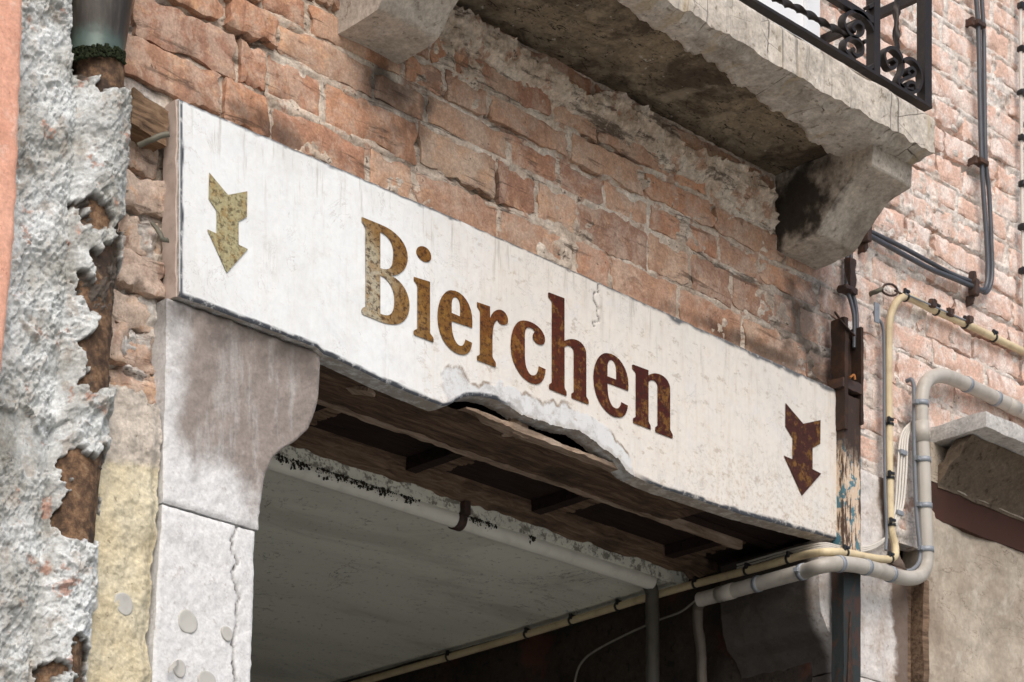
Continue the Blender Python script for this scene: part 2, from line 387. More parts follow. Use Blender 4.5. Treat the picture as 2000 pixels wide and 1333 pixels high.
def M_pier2():
    m = MT('stained_stone_jamb', 0.85, 0.25); x, y, z = m.xyz(); n1 = m.noise(9, 6, .65); n2 = m.noise(60, 6, .75)
    c = m.mix((.66, .62, .59), (.46, .38, .32), m.step(n1, .45, .7)); c = m.mix(c, (.30, .22, .17), m.step(n2, .55, .64, 0, .6)); c = m.grit(c, [(40, .8, 1.12), (110, .7, 1.15)])
    st = m.step(m.ma('ADD', x, m.ma('MULTIPLY_ADD', m.ma('SUBTRACT', z, 3.35), .15, m.ma('MULTIPLY', m.ma('SUBTRACT', n1, .5), .09))), 5.065, 5.09)
    c = m.mix(c, (.12, .075, .05), m.ma('MULTIPLY', st, .9))
    lf = m.step(y, 3.68, 3.72); c = m.mix(c, (.040, .031, .025), m.ma('MULTIPLY', lf, .94))  # flank behind the front face near-black: passage shade put into the colour
    return m.done(c, [(m.noise(24, 6, .65), .35, .008), (m.noise(130, 5, .75), .5, .003)])
PIER2 = M_pier2()
def M_plaster():
    m = MT('crumbling_grey_render', 0.95, 0.15); n1 = m.noise(9, 6, .65); n2 = m.noise(70, 6, .75); n3 = m.noise(28, 6, .7, dist=.5)
    c = m.ramp(n1, [(.35, (.31, .305, .275)), (.48, (.47, .475, .455)), (.60, (.64, .66, .655))])
    c = m.mix(c, (.40, .345, .29), m.step(n3, .53, .64, 0, .6)); c = m.mix(c, (.45, .24, .17), m.step(m.noise(17, 6, .65), .60, .66, 0, .75))
    c = m.grit(c, [(32, .72, 1.18), (80, .62, 1.22), (170, .66, 1.2)])
    c = m.mix(c, (.16, .14, .12), m.step(m.noise(46, 7, .74), .61, .66, 0, .7))
    c = m.mix(c, (.055, .035, .022), m.attr('mask'))
    return m.done(c, [(m.noise(50, 8, .72), .42, .008), (m.noise(170, 5, .7), .4, .003)])
PLA = M_plaster()
def M_yellow():
    m = MT('sandy_yellow_render', 0.95, 0.15); n1 = m.noise(8, 6, .6); n2 = m.noise(85, 6, .75); a = m.attr('mask')
    yel = m.ramp(n1, [(.3, (.58, .48, .30)), (.6, (.68, .61, .445))]); gre = m.ramp(n1, [(.3, (.46, .40, .34)), (.6, (.62, .55, .47))])
    c = m.mix(gre, yel, a); c = m.grit(c, [(40, .8, 1.12), (100, .70, 1.18), (190, .7, 1.18)]); c = m.mix(c, (.16, .12, .08), m.step(m.noise(60, 7, .74), .60, .66, 0, .7))
    return m.done(c, [(m.noise(45, 6, .7), .5, .006), (m.noise(170, 5, .75), .6, .004)])
YEL = M_yellow()
_m = MT('salmon_stucco', .9, .2); _c = _m.ramp(_m.noise(4, 7, .65), [(.3, (.66, .33, .23)), (.7, (.80, .46, .34))]); _c = _m.mix(_c, (.84, .60, .50), _m.step(_m.noise(18, 7, .72, dist=.5), .54, .66, 0, .5))
_w = _m.ma('ABSOLUTE', _m.ma('SUBTRACT', _m.noise(6, 6, .62, None, 1.0), .5)); _c = _m.mix(_c, (.30, .14, .10), _m.ma('MULTIPLY', _m.step(_w, .006, .001), _m.step(_m.noise(4, 3), .46, .56, 0, .7)))
_c = _m.grit(_c, [(60, .8, 1.1), (150, .7, 1.15)])
PEACH = _m.done(_m.mix(_c, (.45, .20, .14), _m.step(_m.noise(90, 6, .72), .61, .67, 0, .7)), [(_m.noise(60, 6, .7), .45, .006), (_m.noise(200, 4, .7), .4, .003)])
def M_rust():
    m = MT('rusted_iron_pipe', .85, .3); n = m.noise(45, 6, .75); n2 = m.noise(12, 5, .6)
    c = m.ramp(n, [(.30, (.03, .018, .012)), (.46, (.085, .05, .03)), (.58, (.19, .11, .06)), (.72, (.30, .22, .15))]); c = m.mix(c, (.03, .022, .018), m.step(n2, .52, .64, 0, .8))
    return m.done(c, [(n, .6, .004)])
RUST = M_rust()
def M_copper():
    m = MT('tarnished_copper', .42, .35); z = m.xyz()[2]; n = m.noise(18, 5, .6, m.mapv((3, 3, .5)))
    c = m.ramp(n, [(.3, (.03, .026, .022)), (.5, (.055, .046, .038)), (.7, (.10, .085, .07))])
    zz = m.ma('ADD', z, m.ma('MULTIPLY', m.ma('SUBTRACT', m.noise(40, 5, .7), .5), .05))
    c = m.mix(c, (.10, .15, .13), m.step(zz, 3.925, 3.885, 0, .7)); 
    return m.done(c, [(m.noise(60, 4, .6), .12, .003)], metal=.25)
COPPER = M_copper()
m, c, b = M_stone('balcony_stone', (.52, .465, .40), (.20, .165, .125), (.66, .61, .55), .6)
x, y, z = m.xyz(); yel = m.step(m.noise(7, 4, .5, m.mapv((3, 1, .5))), .56, .70, 0, .5); c = m.mix(c, (.42, .32, .18), yel)
crk = m.step(m.voro(7, 'DISTANCE_TO_EDGE', m.mapv((1, .5, 2.2))), .012, .0); c = m.mix(c, (.07, .055, .045), m.ma('MULTIPLY', crk, m.step(m.noise(8, 3), .5, .6)))
drip = m.step(m.noise(8, 4, .6, m.mapv((9, .1, .2))), .58, .68, 0, .75); c = m.mix(c, (.08, .07, .06), m.ma('MULTIPLY', drip, m.step(y, 3.36, 3.34)))
STONE = m.done(c, b)
m, c, b = M_stone('balcony_soffit_stone', (.25, .20, .135), (.075, .055, .038), (.34, .28, .20), .7)  # darker copy of the balcony stone: stains plus the underside's shade
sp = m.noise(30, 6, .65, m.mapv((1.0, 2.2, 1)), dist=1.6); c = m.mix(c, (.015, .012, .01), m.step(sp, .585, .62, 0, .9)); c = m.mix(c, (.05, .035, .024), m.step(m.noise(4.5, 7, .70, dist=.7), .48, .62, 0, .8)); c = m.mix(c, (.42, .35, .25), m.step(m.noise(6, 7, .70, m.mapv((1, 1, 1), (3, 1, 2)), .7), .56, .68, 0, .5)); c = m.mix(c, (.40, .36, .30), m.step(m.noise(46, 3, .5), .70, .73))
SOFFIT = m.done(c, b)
m, c, b = M_stone('bracket_stone', (.46, .40, .335), (.20, .165, .13), (.58, .52, .455), .6)
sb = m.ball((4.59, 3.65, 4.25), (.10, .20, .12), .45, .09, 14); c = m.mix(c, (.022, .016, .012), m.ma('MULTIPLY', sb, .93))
CORB = m.done(c, b)
m, c, b = M_stone('grey_ledge_stone', (.50, .48, .455), (.26, .23, .205), (.62, .60, .575), .6); LEDGE = m.done(c, b)
IRON = simple('black_wrought_iron', (.022, .017, .015), .55, .45, .3, .5, 60, .4, (.05, .03, .02))
WOOD = None
def M_wood(name, a, b_, d):
    m = MT(name, .9, .2); v = m.mapv((.25, 2.2, 2.2)); n = m.noise(34, 6, .7, v, .4)
    c = m.ramp(n, [(.3, d), (.5, a), (.7, b_)]); c = m.mix(c, d, m.step(m.noise(7, 5, .6), .5, .7, 0, .8))
    return m.done(c, [(n, .7, .006), (m.noise(90, 5, .7, v), .5, .003)])
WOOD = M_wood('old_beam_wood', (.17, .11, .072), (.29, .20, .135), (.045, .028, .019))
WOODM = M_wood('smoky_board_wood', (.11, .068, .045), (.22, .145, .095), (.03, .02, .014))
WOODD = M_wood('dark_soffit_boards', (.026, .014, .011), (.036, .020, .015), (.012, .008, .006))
LATH = M_wood('splintered_lath_wood', (.33, .24, .175), (.46, .36, .28), (.13, .085, .055))
LATHX = M_wood('wood_block', (.20, .125, .075), (.32, .22, .14), (.05, .032, .02))
CREAM = simple('cream_conduit', (.66, .54, .34), .46, .4, 0, .6, 24, .08, (.38, .28, .16))
GREYP = simple('grey_pvc_pipe', (.46, .425, .375), .45, .4, 0, .55, 22, .10, (.27, .24, .20))
THIN = simple('white_cable', (.60, .56, .50), .5, .4, 0, .3, 50, .05)
DKC = simple('dark_cable_sheath', (.065, .068, .078), .4, .5, 0, .45, 40, .08, (.03, .025, .022))
GREYC = simple('grey_cable', (.17, .18, .20), .45, .4, 0, .3, 40, .05)
BLK = simple('black_plastic', (.012, .012, .013), .45, .5, 0, .2, 60, 0)
CLIP = simple('rusty_clip_iron', (.06, .04, .035), .7, .4, .3, .6, 90, .3, (.16, .07, .03))
GALV = simple('grey_strap', (.27, .29, .32), .5, .5, .2, .4, 60, .1)
def M_post():
    m = MT('peeling_painted_steel', .7, .35); x, y, z = m.xyz(); n = m.noise(34, 6, .65, m.mapv((1, 1, .6)), .5)
    zz = m.ma('ADD', z, m.ma('MULTIPLY', m.ma('SUBTRACT', m.noise(14, 5, .7), .5), .16))
    up = m.mix((.042, .024, .017), (.16, .085, .04), m.step(n, .58, .70, 0, .5))
    mid = m.mix((.60, .46, .34), (.07, .17, .21), m.step(m.ma('ADD', n, m.ma('MULTIPLY', m.step(x, 4.868, 4.90), .24)), .54, .58))
    mid = m.mix(mid, (.58, .60, .58), m.step(m.voro(75), .28, .16, 0, .5)); mid = m.mix(mid, (.07, .04, .025), m.step(m.noise(20, 7, .74, m.mapv((3.4, 3.4, .45))), .49, .56))
    low = m.mix((.021, .026, .026), (.050, .026, .018), m.step(n, .48, .58))
    c = m.mix(mid, up, m.step(zz, 3.66, 3.74)); c = m.mix(low, c, m.step(zz, 3.40, 3.46))
    return m.done(c, [(n, .5, .004)])
POST = M_post()
def M_ceil():
    m = MT('off_white_ceiling_plaster', .9, .2); n = m.noise(3, 5, .55, m.mapv((.35, 1.6, 1), rot=(0, 0, .5))); n2 = m.noise(60, 5, .7)
    c = m.ramp(n, [(.3, (.74, .74, .64)), (.6, (.82, .82, .71))]); c = m.mix(c, (.45, .42, .36), m.step(m.noise(2.2, 6, .68, m.mapv((.5, 1.5, 1), rot=(0, 0, .35)), .8), .48, .66, 0, .45))
    c = m.mix(c, (.25, .23, .20), m.step(n2, .58, .68, 0, .6)); y = m.xyz()[1]
    wv = m.ma('ABSOLUTE', m.ma('SUBTRACT', m.noise(3.5, 6, .65, None, .8), .5)); c = m.mix(c, (.16, .14, .12), m.ma('MULTIPLY', m.step(wv, .006, .001), m.step(m.noise(2.5, 3), .48, .56, 0, .7)))
    c = m.mix(c, (.14, .125, .10), m.ma('MULTIPLY', m.step(m.ma('ADD', y, m.ma('MULTIPLY', m.noise(26, 6, .75), .12)), 4.27, 4.21), m.step(m.noise(50, 6, .7), .48, .60, 0, .8)))
    return m.done(c, [(m.noise(14, 6, .62), .3, .010), (m.noise(70, 5, .7), .2, .003)])
CEIL = M_ceil()
PVCW = simple('off_white_pipe', (.74, .725, .65), .5, .4, 0, .3, 18, .08)
MOSS = simple('black_mould', (.045, .04, .032), .95, .1, 0, .4, 60, .6)
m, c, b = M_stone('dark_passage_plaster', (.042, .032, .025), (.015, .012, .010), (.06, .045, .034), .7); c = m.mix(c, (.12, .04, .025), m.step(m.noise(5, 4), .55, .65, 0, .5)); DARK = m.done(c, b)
def M_beige():
    m = MT('cracked_beige_render', .9, .2); n = m.noise(7, 6, .6); v = m.mapv((.7, 1, 1.6), rot=(0, .2, 0))
    c = m.ramp(n, [(.3, (.33, .275, .215)), (.6, (.46, .395, .32))])
    w = m.noise(7, 6, .62, m.mapv((.55, 1, 1.5), rot=(0, .25, 0)), 1.4)
    crk = m.ma('ABSOLUTE', m.ma('SUBTRACT', w, .5)); cm = m.ma('MULTIPLY', m.step(crk, .009, .002), m.step(m.noise(5, 3), .44, .58))
    c = m.mix(c, (.14, .10, .07), m.ma('MULTIPLY', cm, .8)); c = m.mix(c, (.24, .185, .14), m.step(m.noise(4, 7, .68, dist=.6), .48, .64, 0, .55)); c = m.mix(c, (.55, .49, .42), m.step(m.noise(11, 7, .7, dist=.6), .54, .66, 0, .5)); c = m.grit(c, [(45, .75, 1.15), (120, .75, 1.12)])
    return m.done(c, [(m.noise(12, 6, .6), .4, .012), (m.noise(80, 5, .7), .3, .003), (crk, .15, .004)])
BEIGE = M_beige()
m, c, b = M_stone('shaded_moulding', (.14, .105, .075), (.045, .03, .02), (.22, .17, .12), .7); BEIGED = m.done(c, b)  # moulding colour darkened to carry the shade under the hood
REDB = simple('dark_red_lintel', (.055, .022, .015), .8, .25, 0, .6, 20, .3, (.035, .02, .015))
REDP = simple('red_oxide_band', (.12, .022, .012), .8, .2, 0, .5, 30, .3)
DOORW = simple('white_shutter_paint', (.80, .81, .82), .5, .4, 0, .1, 20, .05)
DISC = simple('grey_adhesive_disc', (.47, .455, .42), .6, .3, 0, .25, 40, .15)
BRASS = simple('weathered_hook_iron', (.13, .12, .09), .6, .4, .3, .5, 90, .3)
PAVE = simple('street_paving_stone', (.33, .325, .295), .85, .3, 0, .4, 3, .2)

# ------------------------------------------------------------------ ground
tag(MB().box(-40, 60, -60, 3.6, -0.2, 0).build('pavement', PAVE, None, False), kind='structure')

# ------------------------------------------------------------------ brick wall
YW = 3.68
wall = thing('brick_wall', 'old red brick wall with crumbling mortar round the painted sign board', 'wall', (4.2, YW, 3.0))
bbox_solid('wall_core', DARK, wall, 2.55, 6.8, 3.72, 4.02, 3.57, 5.9)
bbox_solid('wall_core', DARK, wall, 1.4, 2.90, 3.74, 4.02, 0.0, 3.57)
bbox_solid('wall_core', DARK, wall, 1.4, 2.55, 3.74, 4.02, 3.57, 5.9)
bbox_solid('wall_core', DARK, wall, 4.86, 6.8, 3.76, 4.02, 0.0, 3.57)
rng = random.Random(7)
def brick_mesh(k, L=0.24, H=0.06, rough=1.0):
    nx, nz = (25, 9)
    u = np.linspace(-1, 1, nx)[:, None]; w = np.linspace(-1, 1, nz)[None, :]
    u = np.sign(u) * np.abs(u) ** .85; w = np.sign(w) * np.abs(w) ** .8
    X = u * L / 2 + 0 * w; Z = w * H / 2 + 0 * u
    s = 1000 + k * 7
    X = X + rough * .006 * fbm(Z * 60, u * 2 + k, 0, 4, s) * np.abs(u) ** 3; Z = Z + rough * .005 * fbm(X * 30, w * 1.5, k, 4, s + 3) * np.abs(w) ** 2
    e = np.minimum((L / 2 - np.abs(u) * L / 2), (H / 2 - np.abs(w) * H / 2)); r = .0028 * rough
    Y = np.where(e < r, (r - e) ** 2 / r, 0) * .8
    Y = Y + rough * ((.0009 if k < 40 else .003) * fbm(X * 14, Z * 14, k, 4, s + 9) + (0 if k < 40 else .0028) * ridge(X * 34, Z * 34, k, 3, s + 12) + .0008 * fbm(X * 70, Z * 70, k, 2, s + 19))
    chip = ss(.25, .5, fbm(X * 12 + 3, Z * 16, k * 3.3, 3, s + 31)) * ss(.02, .0, e); Y = Y + chip * (.006 if k < 40 else .012) * rough
    mb = MB(); mb.solid(np.stack([X, Y, Z], -1), (0, .06, 0))
    V = np.concatenate(mb.V); Q = np.concatenate(mb.Q)
    return mesh_np('brick', V, Q, BR if k < 40 else BRR, True)
BM = [brick_mesh(k) for k in range(12)]; BMS = [brick_mesh(20 + k, .13, .06, 1.15) for k in range(8)]; BMR = [brick_mesh(40 + k, .13, .07, 1.6) for k in range(8)]
BRK = []           # (x0,x1,z0,z1,ydepth)
def place(x0, x1, z0, z1, dy=0.0, kind=None, yaw=0, roll=0):
    L, H = x1 - x0, z1 - z0
    if kind == 'rubble': me, n, h = rng.choice(BMR), .13, .07
    elif L > .18: me, n, h = rng.choice(BM), .24, .06
    else: me, n, h = rng.choice(BMS), .13, .06
    o = link('brick', me, wall, ((x0 + x1) / 2, YW + dy, (z0 + z1) / 2))
    fl = rng.choice((1, -1)); fz = rng.choice((1, -1))
    o.scale = (L / n, 1, H / h)
    if fl * fz < 0: pass
    o.rotation_euler = (rng.uniform(-.02, .02), roll + rng.uniform(-.008, .008), yaw + rng.uniform(-.015, .015))
    if kind != 'rubble': BRK.append((x0, x1, z0, z1))
def course(z0, z1, xa, xb, off, jit=.004, dyr=.0018, dyo=0, j=.012, stop=None):
    x = xa + off
    while x < xb - .02:
        L = rng.choice((.25, .25, .26, .235, .13, .15, .12))
        x1 = min(x + L, xb)
        if x1 - x > .04:
            a, b = max(x, xa), x1
            if b - a > .03 and not (stop and stop((a + b) / 2, (z0 + z1) / 2)):
                jj = rng.uniform(.009, .015)
                place(a, b - j - rng.uniform(0, .006), z0 + jj + rng.uniform(-.002, .003), z1 - rng.uniform(-.002, .004), dyo + rng.uniform(-dyr, dyr))
        x = x1
ZL = [3.868, 3.957, 4.050, 4.121, 4.191, 4.262, 4.333]
xl = [2.665, 2.655, 2.67, 2.66, 2.665, 2.66]
for i in range(6):     # courses over the sign, up to the balcony; at the wall's end the bricks stand proud
    xr = 4.98
    xe = 3.06 if i < 4 else 3.2
    n0 = len(BRK); course(ZL[i], ZL[i + 1], xl[i], xe + rng.uniform(-.05, .05), (-.08 if i % 2 else 0), dyr=.006, dyo=-.010)
    course(ZL[i], ZL[i + 1], BRK[-1][1] + .012, 6.0, 0, dyr=.0016)
pitch = .0712
z = 4.333; k = 0
def stop_r(x, z): return False
while z < 5.28:        # above the balcony line
    xs = 4.62 if z > 4.42 else 4.60
    course(z, z + pitch, xs, 6.35, -rng.uniform(0, .2), dyr=.0018, j=.014); z += pitch
    if z < 4.75: course(z - pitch, z, 2.66, 3.22, -rng.uniform(0, .15), dyr=.006, dyo=-.01)
z = 3.868
while z > 3.40:        # right of the sign, down to the stone jamb and window
    lo = z - pitch
    xa = 4.83
    def st(x, zz): return zz < 3.60 or (zz < 3.72 and x < 5.08) or (zz < 3.84 and x > 5.16)
    course(lo, z, xa, 5.62, -rng.uniform(0, .15), dyr=.003, j=.014, stop=st); z = lo
# mortar bed: fills the joints, smeared over some faces
def mortar(x0, x1, z0, z1, res, name='mortar_bed', cut=None, smear=.0, seed=0):
    nx, nz = int((x1 - x0) / res), int((z1 - z0) / res)
    X, Z = np.meshgrid(np.linspace(x0, x1, nx), np.linspace(z0, z1, nz), indexing='ij')
    inside = np.full(X.shape, -1.0)
    for a, b, c, d in BRK:
        i0, i1 = np.searchsorted(X[:, 0], [a - .02, b + .02]); j0, j1 = np.searchsorted(Z[0], [c - .02, d + .02])
        if i0 >= i1 or j0 >= j1: continue
        xx, zz = X[i0:i1, j0:j1], Z[i0:i1, j0:j1]
        sd = np.minimum(np.minimum(xx - a, b - xx), np.minimum(zz - c, d - zz))
        inside[i0:i1, j0:j1] = np.maximum(inside[i0:i1, j0:j1], sd)
    east = ss(4.5, 5.0, X)
    n1 = fbm(X * 7, Z * 9, 0, 4, seed + 1); n2 = fbm(X * 40, Z * 40, 0, 4, seed + 5); n3 = fbm(X * 2.2, Z * 13, 0, 3, seed + 8)
    bare = ss(.003, -.001, inside)
    sm = np.maximum(0, n1 * .8 + n2 * .45 - .26 + .14 * east)
    under = .0062 - (.0125 - .004 * east) * sm - .002 * east * n2
    joint = .0020 + .028 * np.maximum(0, n3 - .12) + .0026 * n2 - .002 * east
    Y = YW + np.where(bare > 0, joint * bare + under * (1 - bare), under)
    Y += np.where(inside > .004, .0, 0)
    P = np.stack([X, Y, Z], -1)
    mb = MB(); mb.solid(P, (0, .04, 0)); return mb.build(name, MO, wall)
mortar(2.645, 4.84, 3.84, 4.335, .0038, seed=3)
mortar(4.84, 5.245, 3.56, 5.28, .0046, seed=9)
mortar(5.245, 6.35, 3.86, 5.28, .0046, seed=12)
mortar(4.60, 4.84, 4.335, 5.28, .005, seed=19)
mortar(2.645, 3.25, 4.335, 4.74, .005, seed=29)
# rubble at the wall's broken end, between the pipe and the sign
z = 3.868
while z > 3.30:
    h = rng.uniform(.05, .085); x = 2.565 + rng.uniform(0, .02)
    while x < 2.77:
        L = rng.uniform(.07, .14); x1 = min(x + L, 2.79)
        if not (3.775 < z - h / 2 < 3.85 and x < 2.74): place(x, x1, z - h + .008, z, rng.uniform(-.006, .028), 'rubble', rng.uniform(-.18, .18), rng.uniform(-.12, .12))
        x = x1 + .004
    z -= h
nx, nz = 60, 260
X, Z = np.meshgrid(np.linspace(2.50, 2.80, nx), np.linspace(3.0, 3.90, nz), indexing='ij')
Yr = 3.704 - .022 * fbm(X * 13, Z * 13, 0, 5, 77) - .010 * ridge(X * 30, Z * 30, 0, 3, 79) + .008
mb = MB(); mb.solid(np.stack([X, Yr, Z], -1), (0, .05, 0)); mb.build('mortar_bed', MO, wall)
# crumbling mortar crust under the balcony slab and the red band behind it
tl = PY(np.array([870., 950, 1000, 1040, 1095, 1135, 1152, 1170, 1200, 1235, 1290, 1330, 1380, 1430, 1470, 1500, 1515]), np.array([5., 55, 88, 108, 150, 190, 195, 178, 188, 208, 245, 280, 308, 318, 345, 375, 420]), 3.664)
bl = PY(np.array([870., 1000, 1150, 1300, 1400, 1500, 1515]), np.array([75., 150, 232, 320, 375, 440, 470]), 3.672)
xs = np.linspace(tl[0, 0], tl[-1, 0], 380)
top = np.interp(xs, tl[:, 0], tl[:, 2]) + .006 * fbm(xs * 60, 0 * xs, 0, 4, 5); bot = np.interp(xs, bl[:, 0], bl[:, 2]) + .008 * fbm(xs * 25, 0 * xs + 4, 0, 3, 6)
v = np.linspace(0, 1, 26)[None, :]; Zg = bot[:, None] * (1 - v) + top[:, None] * v; Xg = np.repeat(xs[:, None], 26, 1)
Yg = 3.668 - .014 * np.sin(np.pi * np.clip(v, 0, .85) / 1.7) - .010 * fbm(Xg * 26, Zg * 26, 0, 4, 11) - .005 * ridge(Xg * 60, Zg * 60, 0, 2, 15) + .012 * (1 - v) ** 3
mb = MB(); mb.solid(np.stack([Xg, Yg, Zg], -1), (0, .03, 0)); mb.build('mortar_crust', MO, wall)
bbox_solid('red_band', REDP, wall, 3.38, 4.62, 3.690, 3.71, 4.268, 4.36)

# ------------------------------------------------------------------ sign board
YS = 3.64
sign = thing('sign_board', 'long cracked white painted sign board reading Bierchen with an arrow at each end', 'sign', (3.8, YS, 3.49))
nx, nz = 640, 110
tp = PY(np.array([352., 1000, 1636]), np.array([193., 474, 762]), YS)
bp = PY(np.array([350., 620, 634, 648, 760, 866, 878, 890, 908, 938, 971, 1000, 1032, 1075, 1133, 1165, 1190, 1209, 1226, 1240, 1300, 1450, 1639]),
        np.array([578., 678, 692, 697, 750, 793, 791, 783, 775, 773, 781, 797, 816, 828, 843, 865, 884, 900, 922, 932, 955, 1005, 1055]), YS)
xs = np.linspace(bp[0, 0], tp[-1, 0], nx)
top = np.interp(xs, tp[:, 0], tp[:, 2]) + .0007 * fbm(xs * 40, 0 * xs, 0, 4, 2) - .0015 * np.maximum(0, fbm(xs * 9, 0 * xs, 0, 3, 4) - .2)
bot0 = np.interp(xs, bp[:, 0], bp[:, 2]); brk = ss(3.62, 3.70, xs) * ss(4.12, 4.05, xs)
bot = bot0 + .0005 * fbm(xs * 60, 0 * xs, 0, 4, 8) + brk * (.0022 * fbm(xs * 38, 0 * xs, 0, 6, 8, .7))
v = np.linspace(0, 1, nz)[None, :]; Zg = bot[:, None] * (1 - v) + top[:, None] * v; Xg = np.repeat(xs[:, None], nz, 1)
P = np.stack([Xg, 0 * Xg + YS, Zg], -1); px, py = proj(P)
wx = px + 14 * fbm(Xg * 30, Zg * 30, 0, 4, 41); wy = py + 12 * fbm(Xg * 30, Zg * 30, 3, 4, 43)
patch = inpoly(wx, wy, [(860, 800), (868, 740), (885, 712), (940, 735), (985, 752), (1040, 775), (1100, 790), (1150, 815), (1185, 835), (1215, 880), (1246, 938), (1236, 965), (1000, 840), (930, 800)]).astype(float)
flake = inpoly(wx, wy, [(900, 715), (990, 738), (1005, 752), (960, 758), (905, 742)]) | inpoly(wx, wy, [(1235, 870), (1262, 895), (1270, 915), (1250, 925), (1240, 905)])
patch = np.where(flake, 0, patch)
def blur(A, n):
    for _ in range(n):
        q = np.pad(A, 1, 'edge'); A = (q[1:-1, 1:-1] * 2 + q[:-2, 1:-1] + q[2:, 1:-1] + q[1:-1, :-2] + q[1:-1, 2:]) / 6
    return A
rim = np.clip(1.9 * (blur(patch, 3) * (1 - blur(patch, 3)) * 4 - .25), 0, 1) * ss(-.1, .35, fbm(Xg * 14, Zg * 14, 0, 3, 51))
rim = np.maximum(rim, ss(.013, .003, (Zg - bot[:, None]) + .006 * fbm(Xg * 40, Zg * 40, 0, 3, 53)) * brk[:, None] * .45)
eb = (Zg - bot[:, None]); el = Xg - xs[0]; er = xs[-1] - Xg; et = top[:, None] - Zg
wob = .003 * fbm(Xg * 25, Zg * 25, 0, 3, 61)
edge = np.maximum.reduce([ss(.009, .006, eb + wob * .5) * (1 - brk)[:, None], ss(.0105, .008, el + wob * .5) * ss(.001, .004, el), ss(.0062, .004, et + wob) * .9, ss(.010, .006, eb + wob) * ss(4.1, 4.2, Xg)])
blk = ss(.014, .006, et + 2 * wob) * ss(4.0, 4.06, Xg) * .9; edge = np.maximum(edge, blk)
eb = eb + 0 * Xg; Yg = YS - .0005 * fbm(Xg * 7, Zg * 7, 0, 3, 31) - .0007 * patch  - .0002 * fbm(Xg * 60, Zg * 60, 0, 3, 33) + .003 * ss(.004, 0, eb) * (1 - brk[:, None]) + .003 * ss(.003, 0, et)
ckx = px + 9 * fbm(Zg * 45, Xg * 3, 0, 3, 71)
crack = ((np.abs(ckx - 1163) < 1.6) & (py < 640) & (py > 540))
Yg = Yg + .004 * crack; edge = np.maximum(edge, crack * .8)
V = np.stack([Xg, Yg, Zg], -1)
mb = MB(); mb.solid(V, (0, .042, 0)); Vv = np.concatenate(mb.V); nl = len(Vv) - V.size // 3
loopi = np.arange(nx * nz).reshape(nx, nz); loop = np.concatenate([loopi[:, 0], loopi[-1, 1:], loopi[-2::-1, -1], loopi[0, -2:0:-1]])
ext = lambda a: np.concatenate([a.ravel(), a.ravel()[loop], a.ravel()[loop]])
me = mesh_np('board', Vv, np.concatenate(mb.Q), SG, True, {'mask': ext(patch), 'rim': np.concatenate([rim.ravel(), np.full(2 * len(loop), .75)]), 'edge': np.clip(np.concatenate([edge.ravel(), edge.ravel()[loop] * .0, edge.ravel()[loop] * .0]), 0, 1)})
board = link('board', me, sign)
SIDE = simple('raw_board_edge', (.52, .42, .36), .9, .2, 0, .4, 40, .4, (.22, .15, .12))
UNDER = simple('board_underside', (.30, .245, .185), .9, .2, 0, .6, 50, .5, (.10, .07, .045))
# pinkish end batten the board is set against, and the crumbly underside where it has broken away
bbox_solid('end_batten', SIDE, sign, xs[0] - .004, xs[0] - .0005, YS + .006, YS + .046, 3.487, 3.858, res=.008, amp=.0018, f=35, seed=9)
ub = np.linspace(3.60, 4.14, 240); ubz = np.interp(ub, xs, bot)
G = np.stack([np.stack([ub, np.full_like(ub, yy) + .002 * fbm(ub * 50, 0 * ub + yy * 40, 0, 3, 5), ubz + .0035 * np.abs(fbm(ub * 45, 0 * ub + yy * 90, 0, 3, 6)) + .0005 + dz], -1) for yy, dz in ((YS + .003, 0), (YS + .014, .002), (YS + .026, .005), (YS + .041, .012))], 1)
mb = MB(); mb.solid(G, (0, .0, .03), flip=True); mb.build('broken_underside', UNDER, sign)
# lettering
def bez(path, k, ox, oy):
    tok = path.replace(',', ' ').split(); i = 0; pts = []; cur = None
    while i < len(tok):
        t = tok[i]
        if t in 'ML': cur = (float(tok[i + 1]), float(tok[i + 2])); pts.append(cur); i += 3
        elif t == 'C':
            a = [float(q) for q in tok[i + 1:i + 7]]; p0 = np.array(cur); p1, p2, p3 = np.array(a[:2]), np.array(a[2:4]), np.array(a[4:])
            for s in np.linspace(0, 1, 9)[1:]: pts.append(tuple((1 - s)**3 * p0 + 3 * s * (1 - s)**2 * p1 + 3 * s * s * (1 - s) * p2 + s**3 * p3))
            cur = tuple(a[4:]); i += 7
        else: i += 1
    out = [pts[0]]
    for q in pts[1:]:
        if abs(q[0] - out[-1][0]) + abs(q[1] - out[-1][1]) > .5: out.append(q)
    if abs(out[0][0] - out[-1][0]) + abs(out[0][1] - out[-1][1]) < .5: out.pop()
    A = np.array(out); return np.stack([ox + A[:, 0] * k, oy + A[:, 1] * k], -1)
def flatshape(name, loops, mat, parent, y, th):
    cu = bpy.data.curves.new(name, 'CURVE'); cu.dimensions = '2D'; cu.fill_mode = 'BOTH'; cu.extrude = th / 2
    for L in loops:
        W3 = PY(L[:, 0], L[:, 1], y); sp = cu.splines.new('POLY'); sp.points.add(len(L) - 1); sp.use_cyclic_u = True
        for q, w in zip(sp.points, W3): q.co = (w[0], w[2], 0, 1)
    tmp = bpy.data.objects.new('tmp', cu); COL.objects.link(tmp)
    me = bpy.data.meshes.new_from_object(tmp.evaluated_get(bpy.context.evaluated_depsgraph_get())); bpy.data.objects.remove(tmp)
    me.transform(Matrix(((1, 0, 0, 0), (0, 0, 1, y), (0, 1, 0, 0), (0, 0, 0, 1)))); me.flip_normals()
    me.materials.clear(); me.materials.append(mat); me.name = name
    return link(name, me, parent)
